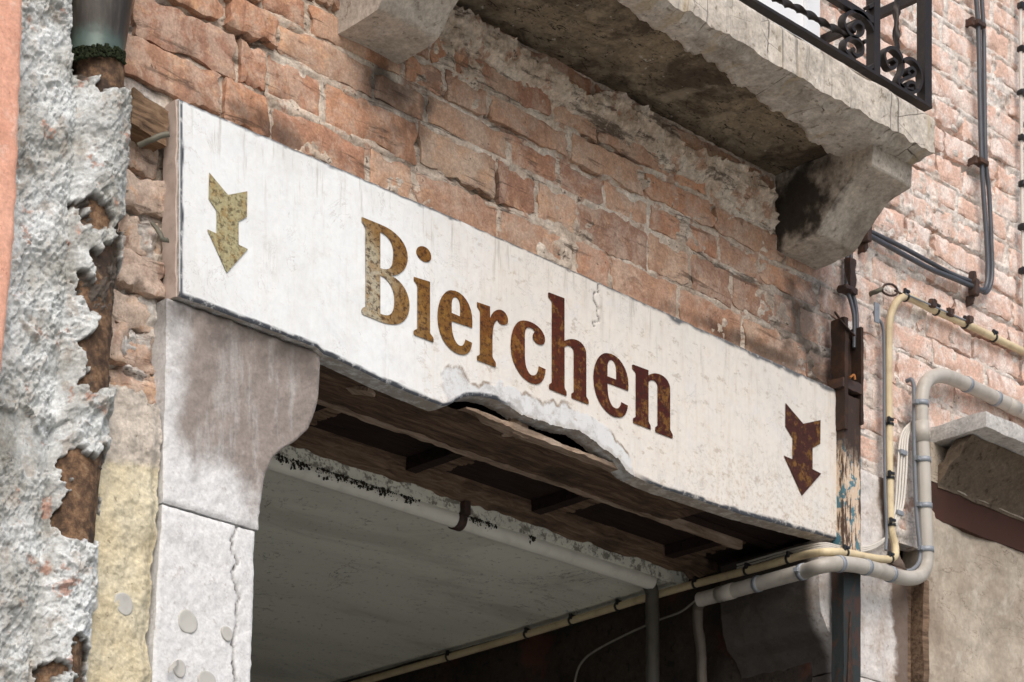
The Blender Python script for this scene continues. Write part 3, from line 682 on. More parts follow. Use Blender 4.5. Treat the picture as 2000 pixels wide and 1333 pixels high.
ST = [(0, (.40, .36, .28)), (.055, (.36, .31, .21)), (.095, (.25, .155, .065)), (.145, (.175, .082, .017)), (.30, (.15, .056, .008)), (.44, (.125, .034, .005)), (.58, (.08, .014, .003)), (.8, (.055, .007, .003)), (1, (.05, .006, .003))]
LET, ARR = M_letter(ST), M_letter([(0, (.36, .32, .18)), (.3, (.34, .29, .15)), (.7, (.13, .035, .015)), (1, (.05, .014, .010))], .35)
A = (.19505, 690, 410); B = (.15, 840, 550); Cc = (.18, 980, 560); D = (.165, 1140, 660)
LETTERS = [
 (A, ["M 85 72 L 270 148 C 430 210 545 340 545 480 C 545 590 480 660 380 660 C 500 720 565 850 563 970 C 560 1090 490 1150 410 1150 C 350 1150 290 1130 240 1108 L 110 1055 C 90 1048 82 1030 82 1015 C 82 990 95 978 115 975 C 122 970 123 965 123 950 L 123 200 C 123 160 85 130 85 110",
      "M 270 220 C 350 260 402 330 402 430 C 402 530 390 597 330 597 C 310 597 290 592 270 585", "M 270 655 C 360 690 413 800 413 900 C 413 1000 390 1058 340 1058 C 315 1058 290 1050 270 1040"]),
 (A, ["M 607 672 L 768 722 L 768 1225 C 770 1255 803 1270 803 1295 L 803 1328 L 625 1258 C 610 1252 605 1240 606 1225 C 606 1208 620 1200 632 1198 C 640 1195 643 1190 643 1180 L 643 775 C 640 740 607 720 607 700", "M 632 420 C 632 380 660 363 690 365 C 740 370 780 425 780 475 C 780 510 760 527 730 525 C 685 520 632 465 632 420"]),
 (B, ["M 270 115 C 430 115 550 310 550 520 L 548 606 L 280 515 C 280 650 300 745 350 810 C 380 845 410 845 428 830 C 448 810 458 785 460 757 L 545 800 C 540 900 500 955 430 955 C 290 955 100 760 98 460 C 98 230 190 115 270 115", "M 280 410 L 390 457 C 394 440 395 400 393 330 C 388 260 365 205 325 205 C 290 205 280 260 280 310"]),
 (B, ["M 613 270 L 780 327 L 780 490 C 800 410 850 368 900 368 C 960 368 1015 440 1015 510 C 1015 550 990 566 960 566 C 920 566 890 530 878 505 C 850 515 830 560 820 620 C 812 680 812 750 812 800 L 812 970 C 812 1010 855 1040 855 1070 L 855 1118 L 614 1025 L 614 970 C 640 960 652 955 652 930 L 652 410 C 652 370 613 340 613 315"]),
 (Cc, ["M 230 368 C 350 368 470 480 470 580 C 470 615 455 632 425 632 C 390 632 338 590 338 545 C 338 515 350 500 362 485 C 345 455 320 443 295 443 C 260 443 250 480 250 530 L 250 740 C 250 860 275 920 310 955 C 340 975 375 965 390 925 C 398 905 402 885 402 865 L 475 898 C 472 990 440 1060 370 1060 C 260 1055 100 890 98 640 C 100 470 150 368 230 368"]),
 (Cc, ["M 505 70 C 505 63 515 65 520 67 L 680 128 L 680 590 C 710 575 735 570 765 570 C 860 575 917 660 917 740 L 917 1180 C 917 1210 943 1225 943 1245 L 943 1280 L 770 1215 C 758 1210 757 1205 757 1195 L 757 1165 C 757 1155 780 1155 783 1135 L 783 720 C 783 670 755 642 720 642 C 705 642 692 650 681 657 L 681 1085 C 681 1120 703 1130 703 1150 L 703 1188 L 530 1118 C 515 1112 515 1108 515 1095 L 515 1065 C 520 1050 545 1055 545 1030 L 545 185 C 545 145 506 130 506 110"]),
 (D, ["M 270 181 C 420 185 530 380 530 560 L 527 629 L 281 538 C 281 660 295 750 340 810 C 370 842 405 845 420 825 C 438 805 443 785 446 763 L 522 803 C 518 890 480 945 420 945 C 290 940 118 760 116 460 C 120 290 185 180 270 181", "M 281 457 L 385 497 C 388 470 388 430 385 375 C 380 310 350 263 322 263 C 290 265 281 310 281 360"]),
 (D, ["M 575 325 C 575 317 585 318 592 320 L 766 385 L 766 445 C 800 425 825 421 850 422 C 950 428 1023 520 1023 610 L 1023 1080 C 1025 1110 1053 1135 1053 1155 L 1053 1193 L 860 1120 C 850 1116 849 1110 849 1100 L 849 1062 C 855 1050 876 1050 876 1030 L 876 580 C 876 540 850 503 815 503 C 795 503 780 510 767 521 L 767 980 C 768 1010 793 1035 793 1050 L 793 1088 L 600 1012 C 587 1007 586 1000 586 990 L 586 960 C 592 945 618 945 618 925 L 618 435 C 618 395 575 380 575 360"])]
for (k, ox, oy), paths in LETTERS:
    flatshape('letter', [bez(p, k, ox, oy) for p in paths], LET, sign, YS - .0016, .0008)
flatshape('arrow', [np.array([(390 + x * .1575, 330 + y * .1575) for x, y in [(120, 48), (350, 325), (590, 280), (585, 598), (482, 655), (482, 940), (597, 998), (338, 1290), (95, 752), (212, 805), (212, 520), (115, 375)]])], ARR, sign, YS - .0016, .0008)['label'] = 'olive down arrow at the near end'
flatshape('arrow', [np.array([(1515 + x * .15, 780 + y * .15) for x, y in [(130, 52), (358, 320), (584, 273), (580, 582), (480, 636), (480, 912), (592, 970), (343, 1255), (107, 735), (220, 785), (220, 508), (127, 355)]])], ARR, sign, YS - .0016, .0008)['label'] = 'dark rust down arrow at the far end'

# ------------------------------------------------------------------ stone jambs with bracket heads
def jamb(P_rows, name, mat, parent, y0, y1, ncol=60, res=.006, amp=.0022, f=26, seed=0, crackpx=None):
    """P_rows: (z, xleft, xright) from the top down; front face and both flanks"""
    R = np.array(P_rows); z = np.linspace(R[0, 0], R[-1, 0], max(8, int(abs(R[0, 0] - R[-1, 0]) / res)))
    xl_ = np.interp(-z, -R[:, 0], R[:, 1]); xr_ = np.interp(-z, -R[:, 0], R[:, 2])
    u = np.linspace(0, 1, ncol)[None, :]
    Xf = xl_[:, None] * (1 - u) + xr_[:, None] * u; Zf = np.repeat(z[:, None], ncol, 1)
    e = np.minimum(Xf - xl_[:, None], xr_[:, None] - Xf); e2 = np.minimum(z[0] - Zf, Zf - z[-1]); e = np.minimum(e, e2)
    Yf = y0 + .0035 * ss(.005, 0, e + .002 * fbm(Xf * 60, Zf * 60, 0, 3, seed + 9)) ** 2 - .0022 * fbm(Xf * 16, Zf * 16, 0, 4, seed) - .001 * fbm(Xf * 80, Zf * 80, 0, 2, seed + 3)
    a = np.zeros(Xf.shape)
    Pf = np.stack([Xf, Yf, Zf], -1)
    if crackpx:
        px, py = proj(Pf); cx = np.interp(py, [q[1] for q in crackpx], [q[0] for q in crackpx]) + 7 * fbm(Zf * 35, 0 * Zf, 0, 3, 3)
        d = np.abs(px - cx); on = (py > crackpx[0][1]); a = np.where(on, ss(3.2, .8, d), 0); Pf[..., 1] += .006 * a
    mb = MB(); mb.grid(Pf, a=a, flip=True)
    t = np.linspace(0, 1, 40)[:, None]
    for Xs, Ys, fl in ((Xf[:, -1], Yf[:, -1], True), (Xf[:, 0], Yf[:, 0], False)):
        G = np.stack([np.repeat(Xs[:, None], 40, 1) , Ys[:, None] * (1 - t.T) + y1 * t.T, np.repeat(z[:, None], 40, 1)], -1)
        w = np.minimum(1, t.T * 8)[..., None]; G = G + w * amp * vecn(G, f, seed + 7)
        mb.grid(G, flip=fl)
    for r_ in (0, -1):
        G = np.stack([np.stack([Xf[r_], Yf[r_], Zf[r_]], -1), np.stack([Xf[r_], 0 * Xf[r_] + y1, Zf[r_]], -1)], 0); mb.grid(G, flip=(r_ == 0))
    return mb.build(name, mat, parent, attr='mask')
YP = 3.655
def rows(L, R, y):
    out = []
    ys = sorted(set([q[1] for q in R] + [q[1] for q in L]))
    for yy in ys:
        lx = np.interp(yy, [q[1] for q in L], [q[0] for q in L]); rx = np.interp(yy, [q[1] for q in R], [q[0] for q in R])
        out.append((lx, rx, yy))
    # image rows slope on the wall: take each side's own height and resample
    Lw = np.array([PY(q[0], q[1], y) for q in L]); Rw = np.array([PY(q[0], q[1], y) for q in R])
    zt, zb = min(Lw[0, 2], Rw[0, 2]), max(Lw[-1, 2], Rw[-1, 2])
    zs = np.linspace(zt, zb, 60)
    return [(z, np.interp(-z, -Lw[:, 2], Lw[:, 0]), np.interp(-z, -Rw[:, 2], Rw[:, 0])) for z in zs]
ZS = 3.4885
pierL = thing('stone_jamb', 'weathered stone doorway jamb with curved bracket head standing under the plain end of the sign', 'stone jamb', (2.95, YP, 0), 'stone jambs of the doorway')
topL = [(328, 560), (326, 700), (322, 850), (320, 985)]
topR = [(628, 640), (627, 690), (625, 760), (617, 805), (604, 838), (578, 862), (552, 877), (534, 893), (522, 920), (515, 955), (511, 990), (509, 1012), (508, 1035)]
r = rows(topL, topR, YP); r = [q for q in r]; r[0] = (ZS - .004,) + r[0][1:]
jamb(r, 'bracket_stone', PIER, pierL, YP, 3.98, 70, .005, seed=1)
zb = r[-1][0] - .004
sl = [(319, 985), (312, 1100), (303, 1250), (298, 1345), (280, 1900)]; sr = [(503, 1020), (499, 1060), (497, 1160), (494, 1250), (490, 1345), (478, 1900)]
r2 = rows(sl, sr, YP + .003); r2 = [q for q in r2 if q[0] < zb]; r2 = [(zb, r2[0][1], r2[0][2])] + r2
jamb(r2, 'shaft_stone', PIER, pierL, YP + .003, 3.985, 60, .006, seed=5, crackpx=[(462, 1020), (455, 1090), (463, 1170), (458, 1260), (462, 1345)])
zlow = r2[-1][0] - .004
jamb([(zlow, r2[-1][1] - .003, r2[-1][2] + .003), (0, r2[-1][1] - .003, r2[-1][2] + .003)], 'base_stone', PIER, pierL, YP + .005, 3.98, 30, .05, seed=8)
pierR = thing('stone_jamb', 'brown stained stone doorway jamb with bracket head behind the rusty post', 'stone jamb', (4.95, YP, 0), 'stone jambs of the doorway')
Lr = [(1602, 1098), (1602, 1150), (1606, 1190), (1616, 1222), (1632, 1248), (1643, 1280), (1650, 1345)]
Rr = [(1752, 1098), (1758, 1180), (1768, 1345)]
r = rows(Lr, Rr, YP + .01)
Rx = lambda z: 5.150 + (3.3 - z) * .02
rr = [(3.70, 4.838, 5.075), (3.56, 4.838, 5.08), (3.4885, 4.838, Rx(3.48))]
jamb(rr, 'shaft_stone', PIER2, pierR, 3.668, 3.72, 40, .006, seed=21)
br = [(z, a, Rx(z)) for z, a, b_ in r]; br[0] = (3.4845, br[0][1], br[0][2])
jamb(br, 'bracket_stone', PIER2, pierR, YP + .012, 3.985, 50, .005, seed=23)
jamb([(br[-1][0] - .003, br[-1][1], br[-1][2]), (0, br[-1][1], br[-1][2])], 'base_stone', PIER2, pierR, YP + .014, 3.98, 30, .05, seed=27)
# wooden frame post at the jamb's outer edge
tag(MB().box(5.170, 5.190, 3.69, 3.75, 0, 3.50, res=.02, amp=.003, f=14).box(5.198, 5.220, 3.655, 3.75, 0, 3.47, res=.02, amp=.004, f=12, seed=4).build('window_post', WOOD, None), 'thin splintered brown timber post beside the cracked beige render', 'timber post')

# ------------------------------------------------------------------ lintel soffit behind the sign
lint = thing('timber_lintel', 'dark timber lintel soffit with cross battens above the doorway', 'lintel', (3.9, 3.85, 3.49))
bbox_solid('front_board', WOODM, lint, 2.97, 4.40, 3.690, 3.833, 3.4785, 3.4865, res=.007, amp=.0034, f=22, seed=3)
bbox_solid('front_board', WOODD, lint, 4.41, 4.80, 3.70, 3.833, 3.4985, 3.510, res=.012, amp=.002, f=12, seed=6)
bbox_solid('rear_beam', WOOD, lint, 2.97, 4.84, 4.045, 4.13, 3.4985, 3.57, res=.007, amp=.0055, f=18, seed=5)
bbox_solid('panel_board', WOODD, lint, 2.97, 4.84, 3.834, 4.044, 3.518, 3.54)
bbox_solid('edge_fillet', LATH, lint, 3.0, 4.68, 3.8345, 3.846, 3.474, 3.502, res=.008, amp=.0022, f=20, seed=9)
for xb in (3.335, 3.745, 4.155, 4.64):
    bbox_solid('batten', WOODD, lint, xb - .016, xb + .016, 3.8465, 4.043, 3.490, 3.517, res=.012, amp=.001, f=15, seed=4)
    mb = MB()
    for q in range(11):
        yy = 3.86 + q * .0165; mb.box(xb + .018, xb + .085, yy, yy + .011, 3.504 + .002 * math.sin(q * 3), 3.517, res=.012, amp=.0025, f=30, seed=q)
    mb.build('lath_strip', WOOD, lint)
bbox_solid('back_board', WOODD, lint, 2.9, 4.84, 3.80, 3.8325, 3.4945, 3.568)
lath = MB(); p0 = PY(905, 800, 3.668); p1 = PY(1306, 962, 3.668)
xs_ = np.linspace(p0[0], p1[0] , 160); 
wy = .030 + .006 * fbm(xs_ * 12, 0 * xs_, 0, 3, 9); wz = .011 + .004 * fbm(xs_ * 20, 0 * xs_, 0, 3, 12)
zc = 3.4770 + .003 * fbm(xs_ * 5, 0 * xs_, 0, 2, 14) + np.interp(xs_, [p0[0], p1[0]], [.004, -.002])
tp_ = ss(p0[0], p0[0] + .1, xs_)
G = np.stack([np.stack([xs_, 3.658 + .003 * fbm(xs_ * 30, 0 * xs_ + 1, 0, 3, 2), zc - wz * .5 * tp_], -1), np.stack([xs_, 3.658 + .002 * fbm(xs_ * 30, 0 * xs_ + 3, 0, 3, 3), zc + wz * .5], -1),
              np.stack([xs_, 3.658 + wy, zc + wz * .6], -1), np.stack([xs_, 3.658 + wy * tp_, zc - wz * .5 * tp_], -1)], 1)
G = np.concatenate([G, G[:, :1]], 1); lath.grid(G); lath.add(G[-1][:4], [[0, 1, 2, 3]]); lath.add(G[0][:4], [[3, 2, 1, 0]])
lath.build('broken_lath', LATH, lint, smooth=False)
q = PY(1012, 838, 3.675); bbox_solid('splinter', LATH, lint, q[0] - .028, q[0] + .028, 3.668, 3.695, q[2] - .014, q[2] + .014, res=.006, amp=.006, f=40, seed=3)
q = PZ(683, 757, 3.487)
o = bbox_solid('hanging_scrap', LATH, lint, -.016, .016, -.05, .05, -.004, .004, res=.006, amp=.002, f=40, seed=3)
o.location = Vector((q[0], q[1] - .01, 3.478)) - lint.location; o.rotation_euler = (.25, 0.1, .25)

# ------------------------------------------------------------------ passage behind the doorway
ZC = 3.472
tag(MB().box(2.93, 4.82, 4.131, 9.0, ZC, ZC + .1).build('passage_ceiling', CEIL, None, False), kind='structure')
pas = thing('passage_wall', 'dark stained wall inside the passage behind the doorway', 'wall', (4.9, 5, 0))
X, _Z = np.meshgrid(np.linspace(3.99, 9, 180), np.linspace(0, 3.60, 90), indexing='ij')
G = np.stack([4.835 - .012 * fbm(X * 5, _Z * 5, 0, 4, 3) - .018 * ss(-.1, .4, fbm(X * 2.3, _Z * 2.3, 0, 3, 8)), X, _Z], -1)
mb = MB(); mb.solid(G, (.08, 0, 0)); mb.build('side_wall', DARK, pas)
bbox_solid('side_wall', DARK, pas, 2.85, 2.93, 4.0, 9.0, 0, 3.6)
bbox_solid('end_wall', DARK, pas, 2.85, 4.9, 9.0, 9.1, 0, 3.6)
tag(MB().box(2.85, 4.9, 3.6, 9.1, -.2, -.004).build('passage_floor', PAVE, None, False), kind='structure')

def ring(mb, c, t, r, w=.004, th=.0018, seg=14):
    """a strap round a tube at c, tangent t"""
    t = np.asarray(t, float); t /= np.linalg.norm(t); a = np.cross(t, (0.3, .5, .8)); a /= np.linalg.norm(a); b = np.cross(t, a)
    an = np.linspace(0, 2 * math.pi, seg + 1)
    prof = [(-w, r * .98), (-w, r + th), (w, r + th), (w, r * .98)]
    G = np.array([[c + t * p + (np.cos(x) * a + np.sin(x) * b) * rr for x in an] for p, rr in prof]); mb.grid(G)
def at(P, s):
    L = np.concatenate([[0], np.cumsum(np.linalg.norm(np.diff(P, axis=0), axis=1))]); d = s * L[-1]
    p = np.array([np.interp(d, L, P[:, k]) for k in range(3)]); e = np.array([np.interp(min(d + .01, L[-1]), L, P[:, k]) - np.interp(max(d - .01, 0), L, P[:, k]) for k in range(3)])
    return p, e
def nearest(P, px, py):
    a, b = proj(P); i = int(np.argmin((a - px)**2 + (b - py)**2)); e = P[min(i + 1, len(P) - 1)] - P[max(i - 1, 0)]; return P[i], e

cp = thing('ceiling_pipe', 'off white drain pipe along the front edge of the passage ceiling, dotted with black mould', 'pipe', (3.9, 4.14, 3.45))
p0 = PY(470, 878, 4.150); p1 = PY(1272, 1138, 4.150); zc = (p0[2] + p1[2]) / 2
pa, pb = np.array([p0[0], 4.152, zc]), np.array([p1[0], 4.152, zc])
MB().tube([pa, pb], .021, 20, 30).build('pipe', PVCW, cp)
q = PY(905, 1000, 4.13); q[1] = 4.152; q[2] = zc
mb = MB(); ring(mb, q, (1, 0, 0), .0215, .012, .003, 20); mb.box(q[0] - .010, q[0] + .010, 4.115, 4.135, zc + .005, zc + .05); mb.build('pipe_clamp', CLIP, cp)
for pxm, w in ((548, .016), (585, .02), (640, .022), (668, .02), (705, .03), (748, .03), (800, .016), (930, .02), (958, .014), (1040, .008)):
    a = PY(pxm, 950, 4.13); mb = MB()
    for k in range(int(w * 5200)):
        xx = a[0] + rng.gauss(0, w * .8); an = 2.55 + abs(rng.gauss(0, .42)); rr = .0208; c = np.array([xx, 4.152 + math.cos(an) * rr, zc + math.sin(an) * rr])
        q_ = rng.choice((.0006, .0008, .001, .0013, .0026)); mb.box(c[0] - q_, c[0] + q_, c[1] - q_, c[1] + q_ * .6, c[2] - q_ * 1.3, c[2] + q_ * 1.3, res=q_, amp=q_ * .7, f=300, seed=k, bev=q_ * .5)
    mb.build('mould_patch', MOSS, cp)
dn = np.array([pb + (-.004, .004, -.004), pb + (.018, .012, -.02), pb + (.028, .02, -.06), pb + (.03, .02, -.11), pb + (.03, .02, -.35), pb + (.03, .02, -3.2)])
tag(MB().tube(dn, .018, 16, 8, rn=.0012).build('downpipe', simple('grimy_grey_pipe', (.085, .078, .066), .6, .3, 0, .6, 14, .2), None), 'grimy grey drain downpipe dropping from the end of the white ceiling pipe', 'pipe')

# ------------------------------------------------------------------ conduits and cables
XC = 4.70
gp = thing('grey_conduit', 'thick grey plastic conduit bent round the window corner and running into the passage', 'conduit', (4.9, 3.6, 3.4))
yv = 3.632
front = [PY(2080, 850, 3.66) + (1.2, 0, 0), PY(2080, 850, 3.66), PY(2000, 806, 3.66), PY(1920, 767, 3.655), PY(1856, 738, 3.645), PY(1828, 735, 3.64), PY(1806, 752, yv), PY(1799, 790, yv), PY(1803, 900, yv), PY(1806, 1000, yv), PY(1809, 1075, yv), PY(1808, 1105, yv), PY(1795, 1126, 3.625), PY(1765, 1129, 3.615), PY(1720, 1116, 3.60), PY(1670, 1104, 3.588), PY(1630, 1102, 3.585), PY(1600, 1107, 3.60)]
pas_ = [PX(1572, 1116, XC), PX(1520, 1130, XC), PX(1440, 1152, XC), PX(1366, 1172, XC)]
gpath = spline(front + pas_, 10)
MB().tube(gpath, .0185, 18, 0).build('pipe', GREYP, gp)
for (a, b) in ((1800, 795), (1803, 900), (1806, 990), (1809, 1072), (1888, 752), (1944, 780), (1740, 1123), (1692, 1110), (1640, 1103), (1565, 1118), (1480, 1141)):
    c, t = nearest(gpath, a, b); mb = MB(); ring(mb, c, t, .0187, .0065, .0018, 18); 
    if a in (1800, 1803, 1806, 1809, 1565): mb.box(c[0] - .030, c[0] - .018, c[1] - .006, c[1] + .006, c[2] - .005, c[2] + .005)
    mb.build('strap', GALV, gp)
e = gpath[-1]; tail = [e + (0, -.006, -.004), e + (.012, .015, -.018), e + (.018, .02, -.06), e + (.03, .02, -.12), e + (.034, .02, -.30), e + (.034, .02, -3.2)]
tag(MB().tube(tail, .0135, 14, 8, rn=.001).build('drop_pipe', simple('dusty_brown_pipe', (.10, .082, .066), .6, .3, 0, .6, 14, .2), None), 'thin dusty brown pipe curving down from the passage end of the grey conduit', 'pipe')
for (a, b) in ((1801, 850), (1975, 795), (1415, 1158)):
    c, t = nearest(gpath, a, b); mb = MB(); ring(mb, c, t, .0188, .026, .0012, 20); mb.build('coupling', GREYP, gp)
cc = thing('cream_conduit', 'cream coloured conduit bent down the wall beside the rusty post and into the passage', 'conduit', (4.95, 3.62, 3.5))
yc = 3.645
fr = [PY(2080, 728, 3.665) + (1.2, 0, 0), PY(2080, 728, 3.665), PY(2000, 688, 3.665), PY(1900, 640, 3.66), PY(1820, 604, 3.66), PY(1768, 580, 3.655), PY(1750, 592, 3.65), PY(1739, 620, yc), PY(1736, 660, yc), PY(1736, 800, yc), PY(1738, 950, yc), PY(1741, 1035, yc), PY(1748, 1065, yc), PY(1748, 1086, 3.64), PY(1732, 1093, 3.63), PY(1690, 1088, 3.61), PY(1650, 1080, 3.598), PY(1610, 1079, 3.60)]
XQ = 4.735
pa_ = [PX(1565, 1086, XQ), PX(1500, 1104, XQ), PX(1300, 1157, 4.76), PX(1000, 1248, 4.79), PX(700, 1334, 4.80), PX(560, 1374, 4.80)]
cpath = spline(fr + pa_, 10)
MB().tube(cpath, .0098, 14, 0).build('pipe', CREAM, cc)
for (a, b) in ((1768, 582), (1830, 612), (1886, 637), (1942, 664), (1736, 830), (1737, 930), (1741, 1030), (1738, 1092), (1650, 1082), (1542, 1094), (1455, 1116), (1362, 1142), (1202, 1187), (1118, 1213), (1035, 1238), (890, 1280)):
    c, t = nearest(cpath, a, b); mb = MB(); ring(mb, c, t, .0100, .0030, .0028, 14)
    mb.box(c[0] - .016, c[0] - .008, c[1] - .012, c[1] - .004, c[2] + .000, c[2] + .016, bev=.002, res=.004); mb.box(c[0] - .010, c[0] + .004, c[1] - .013, c[1] - .007, c[2] + .007, c[2] + .013)
    mb.build('cable_tie', BLK, cc)
th_ = [PY(1707, 610, 3.668), PY(1712, 622, 3.655), PY(1722, 632, 3.65), PY(1726, 660, 3.65), PY(1727, 820, 3.65), PY(1729, 960, 3.65), PY(1732, 1040, 3.65), PY(1730, 1075, 3.645)]
gc = thing('grey_cable', 'thin dark grey cable running down close beside the cream conduit', 'cable', (4.95, 3.65, 3.5))
MB().tube(th_, .0042, 10, 8).build('cable', GREYC, gc)
c = PY(1706, 616, 3.66); MB().box(c[0] - .010, c[0] + .010, 3.648, 3.652, c[2] - .022, c[2] + .028, bev=.001, res=.004).build('bracket', GALV, gc)
g2 = [PY(1770, 745, 3.665), PY(1780, 742, 3.65), PY(1785, 760, 3.645), PY(1785, 850, 3.642), PY(1790, 1000, 3.640), PY(1797, 1080, 3.638), PY(1794, 1100, 3.635), PY(1780, 1114, 3.635), PY(1770, 1116, 3.64)]
tag(MB().tube(g2, .0055, 10, 8).build('grey_cable', GREYC, None), 'slim grey cable strapped along the upright of the thick grey conduit', 'cable')
wc = thing('white_cable_bundle', 'loose bundle of thin white cables curling below the grey conduit', 'cables', (4.98, 3.65, 3.4))
for k in range(4):
    d = k * 5.5
    pts = [PY(1792 - d * .4, 820, 3.66), PY(1774 - d * .8, 850, 3.655), PY(1770 - d, 920, 3.65), PY(1764 - d * .9, 985, 3.65), PY(1752 - d * .5, 1020, 3.65), PY(1732, 1052 - d * .3, 3.655), PY(1705, 1072 - d * .6, 3.655), PY(1676, 1079 - d * .7, 3.655)]
    if k == 3: pts = pts[:5]
    MB().tube(pts, .0034, 8, 8).build('cable', THIN, wc)
for a, b in ((1764, 885), (1757, 1003)):
    c = PY(a, b, 3.648); MB().box(c[0] - .016, c[0] + .012, 3.642, 3.658, c[2] - .006, c[2] + .006, bev=.002, res=.005).build('cable_clip', GALV, wc)
tail = thing('white_cable', 'short white cable strands running over the post top into the doorway', 'cable', (4.7, 3.66, 3.45))
for k in range(3):
    MB().tube([PY(1640, 1068 + 3 * k, 3.63), PY(1610, 1062 + 4 * k, 3.64), PX(1560, 1070 + 5 * k, 4.75), PX(1440, 1104 + 6 * k, 4.77)], .003, 8, 8).build('strand', THIN, tail)
lw = [PX(1360, 1172, 4.80), PX(1330, 1195, 4.80), PX(1285, 1212, 4.80), PX(1210, 1246, 4.80), PX(1150, 1280, 4.80), PX(1130, 1305, 4.80), PX(1120, 1345, 4.80)]
tag(MB().tube(lw, .0030, 8, 8).build('pale_cable', simple('dimmed_pale_cable', (.22, .20, .17), .6, .3, 0, .4, 50, .05), None), 'single thin pale cable drooping across the dark passage wall', 'cable')  # white cable with the dimness of the passage put into its colour
# dark cables of the upper wall
dc = thing('dark_cable', 'dark grey twin cable hanging down the pink brickwork and turning back to the balcony', 'cable', (5.4, 3.66, 4.6))
a1 = [PY(1905, -40, 3.655) + (0, 0, 1), PY(1905, -40, 3.655), PY(1911, 60, 3.655), PY(1914, 200, 3.655), PY(1917, 310, 3.655), PY(1921, 380, 3.655), PY(1927, 470, 3.655), PY(1929, 540, 3.655), PY(1922, 566, 3.655), PY(1900, 560, 3.655), PY(1860, 543, 3.655), PY(1820, 527, 3.655), PY(1760, 495, 3.655), PY(1688, 455, 3.66)]
a2 = [PY(1916, -40, 3.66) + (0, 0, 1), PY(1916, -40, 3.66), PY(1921, 60, 3.66), PY(1923, 200, 3.66), PY(1925, 310, 3.66), PY(1932, 380, 3.66), PY(1936, 470, 3.66), PY(1937, 545, 3.66), PY(1925, 572, 3.66), PY(1898, 552, 3.66), PY(1860, 536, 3.66), PY(1815, 512, 3.66), PY(1760, 482, 3.66), PY(1690, 448, 3.665)]
MB().tube(a1, .0065, 12, 10).build('cable', DKC, dc); MB().tube(a2, .0060, 12, 10).build('cable', DKC, dc)
for a, b, ang in ((1913, 48, 0), (1918, 318, 0), (1903, 562, 1), (1692, 457, 1)):
    c = PY(a, b, 3.653); mb = MB()
    mb.box(c[0] - .020, c[0] + .020, 3.642, 3.668, c[2] - .007, c[2] + .007, bev=.003, res=.006, amp=.002, f=60) if not ang else mb.box(c[0] - .009, c[0] + .009, 3.642, 3.668, c[2] - .022, c[2] + .022, bev=.003, res=.006, amp=.002, f=60)
    mb.box(c[0] - (.030 if not ang else .004), c[0] + (-.018 if not ang else .004), 3.652, 3.68, c[2] - (.010 if not ang else .045), c[2] + (.012 if not ang else -.018), bev=.003, res=.006, amp=.003, f=70)
    if ang: mb.box(c[0] - .004, c[0] + .010, 3.652, 3.672, c[2] + .018, c[2] + .045, bev=.003, res=.006, amp=.003, f=70)
    mb.build('clip', CLIP, dc)
wp = thing('white_cable_run', 'straight white cable with black ties at the far edge of the brickwork', 'cable', (5.75, 3.66, 4.6))
q = [PY(1993, -60, 3.66), PY(1994, 200, 3.66), PY(1998, 480, 3.66), PY(2003, 700, 3.66)]
MB().tube(q, .0050, 10, 8).build('cable', THIN, wp)
for b in (12, 97, 182, 270, 360, 445, 530):
    c = PY(1995 + b * .006, b, 3.658); MB().box(c[0] - .012, c[0] + .012, 3.648, 3.668, c[2] - .008, c[2] + .008, bev=.004, res=.005, amp=.002, f=80).build('cable_tie', BLK, wp)
# chain and hook that tensions the cream run
ch = thing('chain_hook', 'short rusty chain link and eye screw in the brickwork where the cream conduit bends', 'hook', (5.0, 3.66, 3.9))
MB().tube([PY(1698, 575, 3.68), PY(1712, 570, 3.66), PY(1724, 565, 3.65)], .006, 10, 6, rn=.001).build('eye_screw', BRASS, ch)
for pts in ([(1722, 566), (1728, 557), (1742, 556), (1752, 565), (1752, 574), (1740, 578), (1726, 572), (1722, 566)], [(1748, 568), (1756, 572), (1764, 577), (1775, 582)]):
    MB().tube([PY(a, b, 3.65) for a, b in pts], .0030, 8, 6).build('link', CLIP, ch)
w2 = [PY(1768, 574, 3.645), PY(1800, 588, 3.645), PY(1820, 597, 3.645), PY(1890, 628, 3.65)]
MB().tube(w2, .0022, 8, 6).build('tension_wire', GALV, ch)
for a, b in ((1822, 596), (1856, 612), (1893, 628)):
    c = PY(a, b, 3.645); MB().box(c[0] - .012, c[0] + .010, 3.636, 3.652, c[2] - .007, c[2] + .012, bev=.003, res=.005, amp=.003, f=90, seed=a).build('wire_clamp', CLIP, ch)

# ------------------------------------------------------------------ rusty post / channel beside the sign
po = thing('rusty_post', 'rusty steel channel post with peeling cream and teal paint at the sign end', 'post', (4.87, 3.63, 0))
yb, yf = 3.655, 3.618
ca, cb = PY(1648, 900, yf)[0], PY(1681, 900, yf)[0]
zt, zu, zd = PY(1652, 622, yf)[2], PY(1652, 770, yf)[2], 0.0
def lowpost(z): return z
mb = MB()
zz = np.linspace(zd, zu, 160); u = np.linspace(0, 1, 14)
for (xa_, ya_, xb_, yb_) in ((ca, yf, cb, yf), (cb, yf, cb, yb), (ca, yb, ca, yf)):
    G = np.stack(np.broadcast_arrays(xa_ + (xb_ - xa_) * u[None, :], ya_ + (yb_ - ya_) * u[None, :], zz[:, None]), -1)
    G = G + .0012 * vecn(G, 45, 5); mb.grid(G, flip=True)
mb.build('tube', POST, po)
